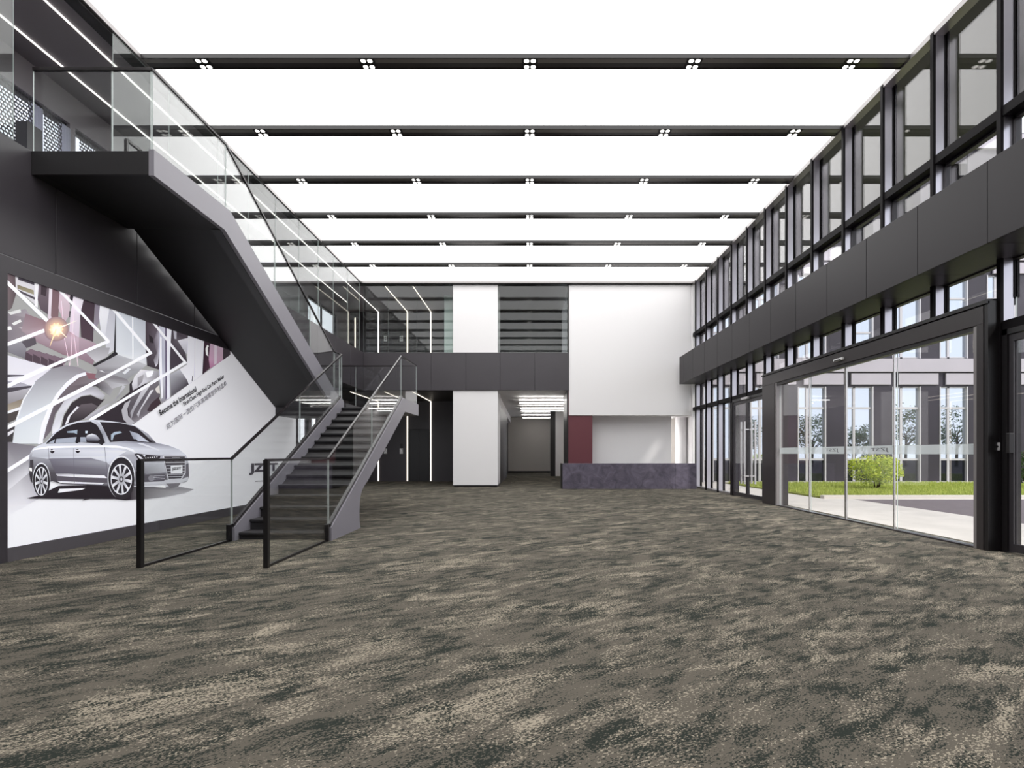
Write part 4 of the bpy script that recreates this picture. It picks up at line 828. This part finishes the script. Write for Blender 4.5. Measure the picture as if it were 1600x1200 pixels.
d3 = swing_door(3, 4.38, 5.42, 6.5, 'dark framed glass door cut off by the right edge of the photo', False)

# ------------------------------------------------------------------ outdoors
GZ = -.02
def plane(name, m, pts, z, th=.1):
    g = MB(); g.prism(pts, 'z', z-th, z); return g.build(name, m)
struct(plane('ground', PAVE, [(XR+.03, -30), (8.9, -30), (8.9, 14.1), (30, 14.1), (60, 14.1), (60, 14.4), (8.2, 14.4), (8.2, 22), (XR+.03, 22)], GZ), 'pale paved walk outside the glass front')
struct(plane('road', ASPH, [(8.9, -30), (60, -30), (60, 14.1), (8.9, 14.1)], GZ-.01), 'dark asphalt drive outside')
struct(plane('ground_far', ASPH, [(60, -60), (140, -60), (140, 30), (60, 30)], GZ-.03)); struct(plane('ground_back', PAVE, [(-40, -90), (60, -90), (60, -30), (-40, -30)], GZ-.03)); struct(plane('ground_side', PAVE, [(-60, -30), (XO-.3, -30), (XO-.3, 40), (-60, 40)], GZ-.03))
struct(MB().box(8.2, 60, 14.25, 14.45, GZ-.05, GZ+.09, bev=.02).build('curb', CURB), 'pale curb along the lawn')
struct(plane('lawn_ground', SOIL, [(8.2, 14.45), (60, 14.45), (60, 21.4), (8.2, 21.4)], GZ+.05)); struct(plane('ground_strip', CURB, [(8.2, 21.4), (60, 21.4), (60, 22), (8.2, 22)], GZ+.05))
rg = random.Random(3); vs, fs = [], []
for k in range(26000):
    x = 8.3+(rg.random()**1.3)*16; y = 14.5+rg.random()*6.85; h = .04+.06*rg.random(); a = rg.random()*6.28; dx, dy = .012*math.cos(a), .012*math.sin(a); lx, ly = (rg.random()-.5)*.05, (rg.random()-.5)*.05
    b = len(vs); vs += [(x-dx, y-dy, GZ+.05), (x+dx, y+dy, GZ+.05), (x+lx, y+ly, GZ+.05+h)]; fs.append((b, b+1, b+2))
me = bpy.data.meshes.new('grass'); me.from_pydata(vs, [], fs); me.materials.append(GRASS); o = link('grass', me, None, Vector((0, 0, 0))); tag(o, 'short green lawn in front of the opposite wing', 'grass', None, 'stuff')
def leafy(name, cx, cy, z, rx, ry, rz, nleaf, lsz, lm, seed, stem_h, parent, hollow=.35):
    rg = random.Random(seed); vs, fs = [], []
    blobs = [(cx, cy, z, rx, ry, rz)]+[(cx+rx*.8*math.cos(t)*rg.uniform(.5, 1), cy+ry*.8*math.sin(t)*rg.uniform(.5, 1), z+rz*rg.uniform(-.5, .8), rx*.34, ry*.34, rz*.34) for t in [rg.random()*6.28 for _ in range(12)]]
    for k in range(nleaf):
        b_ = blobs[0] if k % 3 == 0 else rg.choice(blobs)
        d = Vector((rg.gauss(0, 1), rg.gauss(0, 1), rg.gauss(0, 1))).normalized(); r = rg.uniform(hollow, 1)**.5
        c_ = Vector((b_[0]+d.x*b_[3]*r, b_[1]+d.y*b_[4]*r, max(b_[2]+d.z*b_[5]*r, z-rz*.95)))
        u = Vector((rg.gauss(0, 1), rg.gauss(0, 1), rg.gauss(0, .6))).normalized()*lsz*rg.uniform(.6, 1.3); v = u.cross(Vector((rg.gauss(0, 1), rg.gauss(0, 1), 1.0))).normalized()*lsz*.42
        i = len(vs); vs += [c_-u, c_+v*.9-u*.1, c_+u, c_-v*.9-u*.1]; fs.append((i, i+1, i+2, i+3))
    me = bpy.data.meshes.new(name); org = BASE[parent.name]; me.from_pydata([Vector(v)-org for v in vs], [], fs); me.materials.append(lm)
    return link(name, me, parent, org)
def bush(cx, cy, r_, h, lm, seed, label, nleaf=4200):
    b = empty('shrub', (cx, cy, GZ+.05)); tag(b, label, 'shrub')
    leafy('foliage', cx, cy, GZ+.05+h*.54, r_, r_*.8, h*.46, nleaf, .05, lm, seed, 0, b)
    g = MB(); rg = random.Random(seed)
    for k in range(6): a = rg.random()*6.28; g.cyl((cx+.05*math.cos(a), cy+.05*math.sin(a), GZ+.03), (cx+.4*r_*math.cos(a), cy+.4*r_*math.sin(a), GZ+h*.5), .025, .012, 7)
    g.build('stems', BARK, b); return b
bush(11.9, 17.6, .86, 1.2, BUSHL, 5, 'bright yellow-green rounded shrub on the lawn behind the sliding doors')
b2 = bush(17.6, 18.0, .7, 1.35, DLEAF, 9, 'dark shrub with red blossom seen through the door at the right edge', 2600)
g = MB(); rg = random.Random(4)
for k in range(16):
    a, e = rg.random()*6.28, rg.uniform(-.2, 1.2); c_ = Vector((17.6+.7*math.cos(a)*math.cos(e), 18.0+.56*math.sin(a)*math.cos(e), .75+.6*math.sin(e))); g.cyl(c_-Vector((0, 0, .02)), c_+Vector((0, 0, .03)), .045, .02, 8)
g.build('blossom', RED, b2)
def tree(cx, cy, h, r_, seed, label):
    t = empty('tree', (cx, cy, GZ)); tag(t, label, 'tree', 'trees mirrored in the opposite windows'); rg = random.Random(seed)
    g = MB(); g.cyl((cx, cy, GZ), (cx+.1, cy, h*.5), .14, .08, 9)
    for k in range(9): a = k*.8; g.cyl((cx+.1, cy, h*(.3+.03*k)), (cx+r_*.8*math.cos(a), cy+r_*.8*math.sin(a), h*(.55+.05*(k % 5))), .05, .015, 6)
    g.build('trunk', BARK, t); leafy('foliage', cx, cy, h*.62, r_, r_, h*.38, 1500, .14, DLEAF, seed, 0, t, .1)
for i, (x, y, h, r_) in enumerate([(20.5, -4, 4.6, 1.6), (26.6, -4.0, 4.9, 1.7), (31.2, -5, 3.9, 1.5), (35.4, -4, 6.0, 1.9), (40.2, -4, 5.7, 1.8)]):
    tree(x, y, h, r_, 20+i, f'tree across the drive mirrored in the opposite windows, number {["one","two","three","four","five"][i]} going away from the building')

# opposite wing: slate walls, tall windows, pale bands
WY = 22.0; of = empty('office_wing', (18, WY, 0)); tag(of, 'dark slate office wing with tall windows and pale bands seen through the glass front', 'building')
kk = [12.05+2.03*k for k in range(-3, 9)]
floors = [(-.02, 4.11), (5.33, 8.9), (10.1, 13.7)]
g = MB(); xs = [6.45]
cuts = []
for k in kk: cuts += [(k-.52, k+.70)]
x = 6.45
for a, b in cuts+[(30.5, 30.5)]:
    g.box(x, a, WY, WY+.4, -.1, 15)
    if b > a:
        for z0, z1 in ((4.11, 5.33), (8.9, 10.1), (13.7, 15)): g.box(a, b, WY+.02, WY+.4, z0, z1)
        g.box(a, b, WY, WY+.4, -.1, -.02)
    x = b
g.build('wall', SLATE, of)
g = MB(); g.box(6.45, 30.5, WY+.42, WY+10, -.1, 14.9); g.build('inner_mass', BLACK, of)
for z0, z1 in ((4.73, 5.29), (9.5, 10.05), (14.3, 14.9)):
    g = MB(); g.box(6.45, 30.5, WY-.12, WY, z0, z1); g.build('facade_band', BAND, of)
for k in kk:
    for z0, z1 in ((4.19, 4.67), (8.95, 9.42)):
        g = MB(); g.box(k-.28, k+1.42, WY-.07, WY, z0, z1, bev=.004); g.build('spandrel_panel', BAND, of)
for k in kk:
    for z0, z1 in floors[:2]:
        zt1, zt2 = (z1-.92, z0+1.0) if z0 < 1 else (z1-1.0, z0+1.1)
        a, b = k-.52, k+.70; y0, y1 = WY+.06, WY+.16; t = .05
        g = MB(); g.box(a, a+t, y0, y1, z0, z1); g.box(b-t, b, y0, y1, z0, z1); g.box(k-.14, k-.04, y0, y1, z0, z1); g.box(a, b, y0, y1, z0, z0+.05); g.box(a, b, y0, y1, z1-.05, z1); g.box(a, b, y0-.01, y1, zt1-.04, zt1+.04); g.box(a, b, y0-.01, y1, zt2-.04, zt2+.04)
        g.box(a, a+t, WY-.02, y0, z0, z1); g.box(b-t, b, WY-.02, y0, z0, z1)
        f = g.build('window_frame', ALU, of)
        for q0, q1, mm_ in ((z0+.05, zt2, MIRD if z0 < 1 else MIRR), (zt2, z1-.05, MIRR)):
            g = MB(); g.box(a+t, b-t, WY+.1, WY+.12, q0, q1); g.build('pane', mm_, f)
g = MB(); g.box(6.45, 30.5, WY-.06, WY, -.1, .0); g.build('plinth', CURB, of)
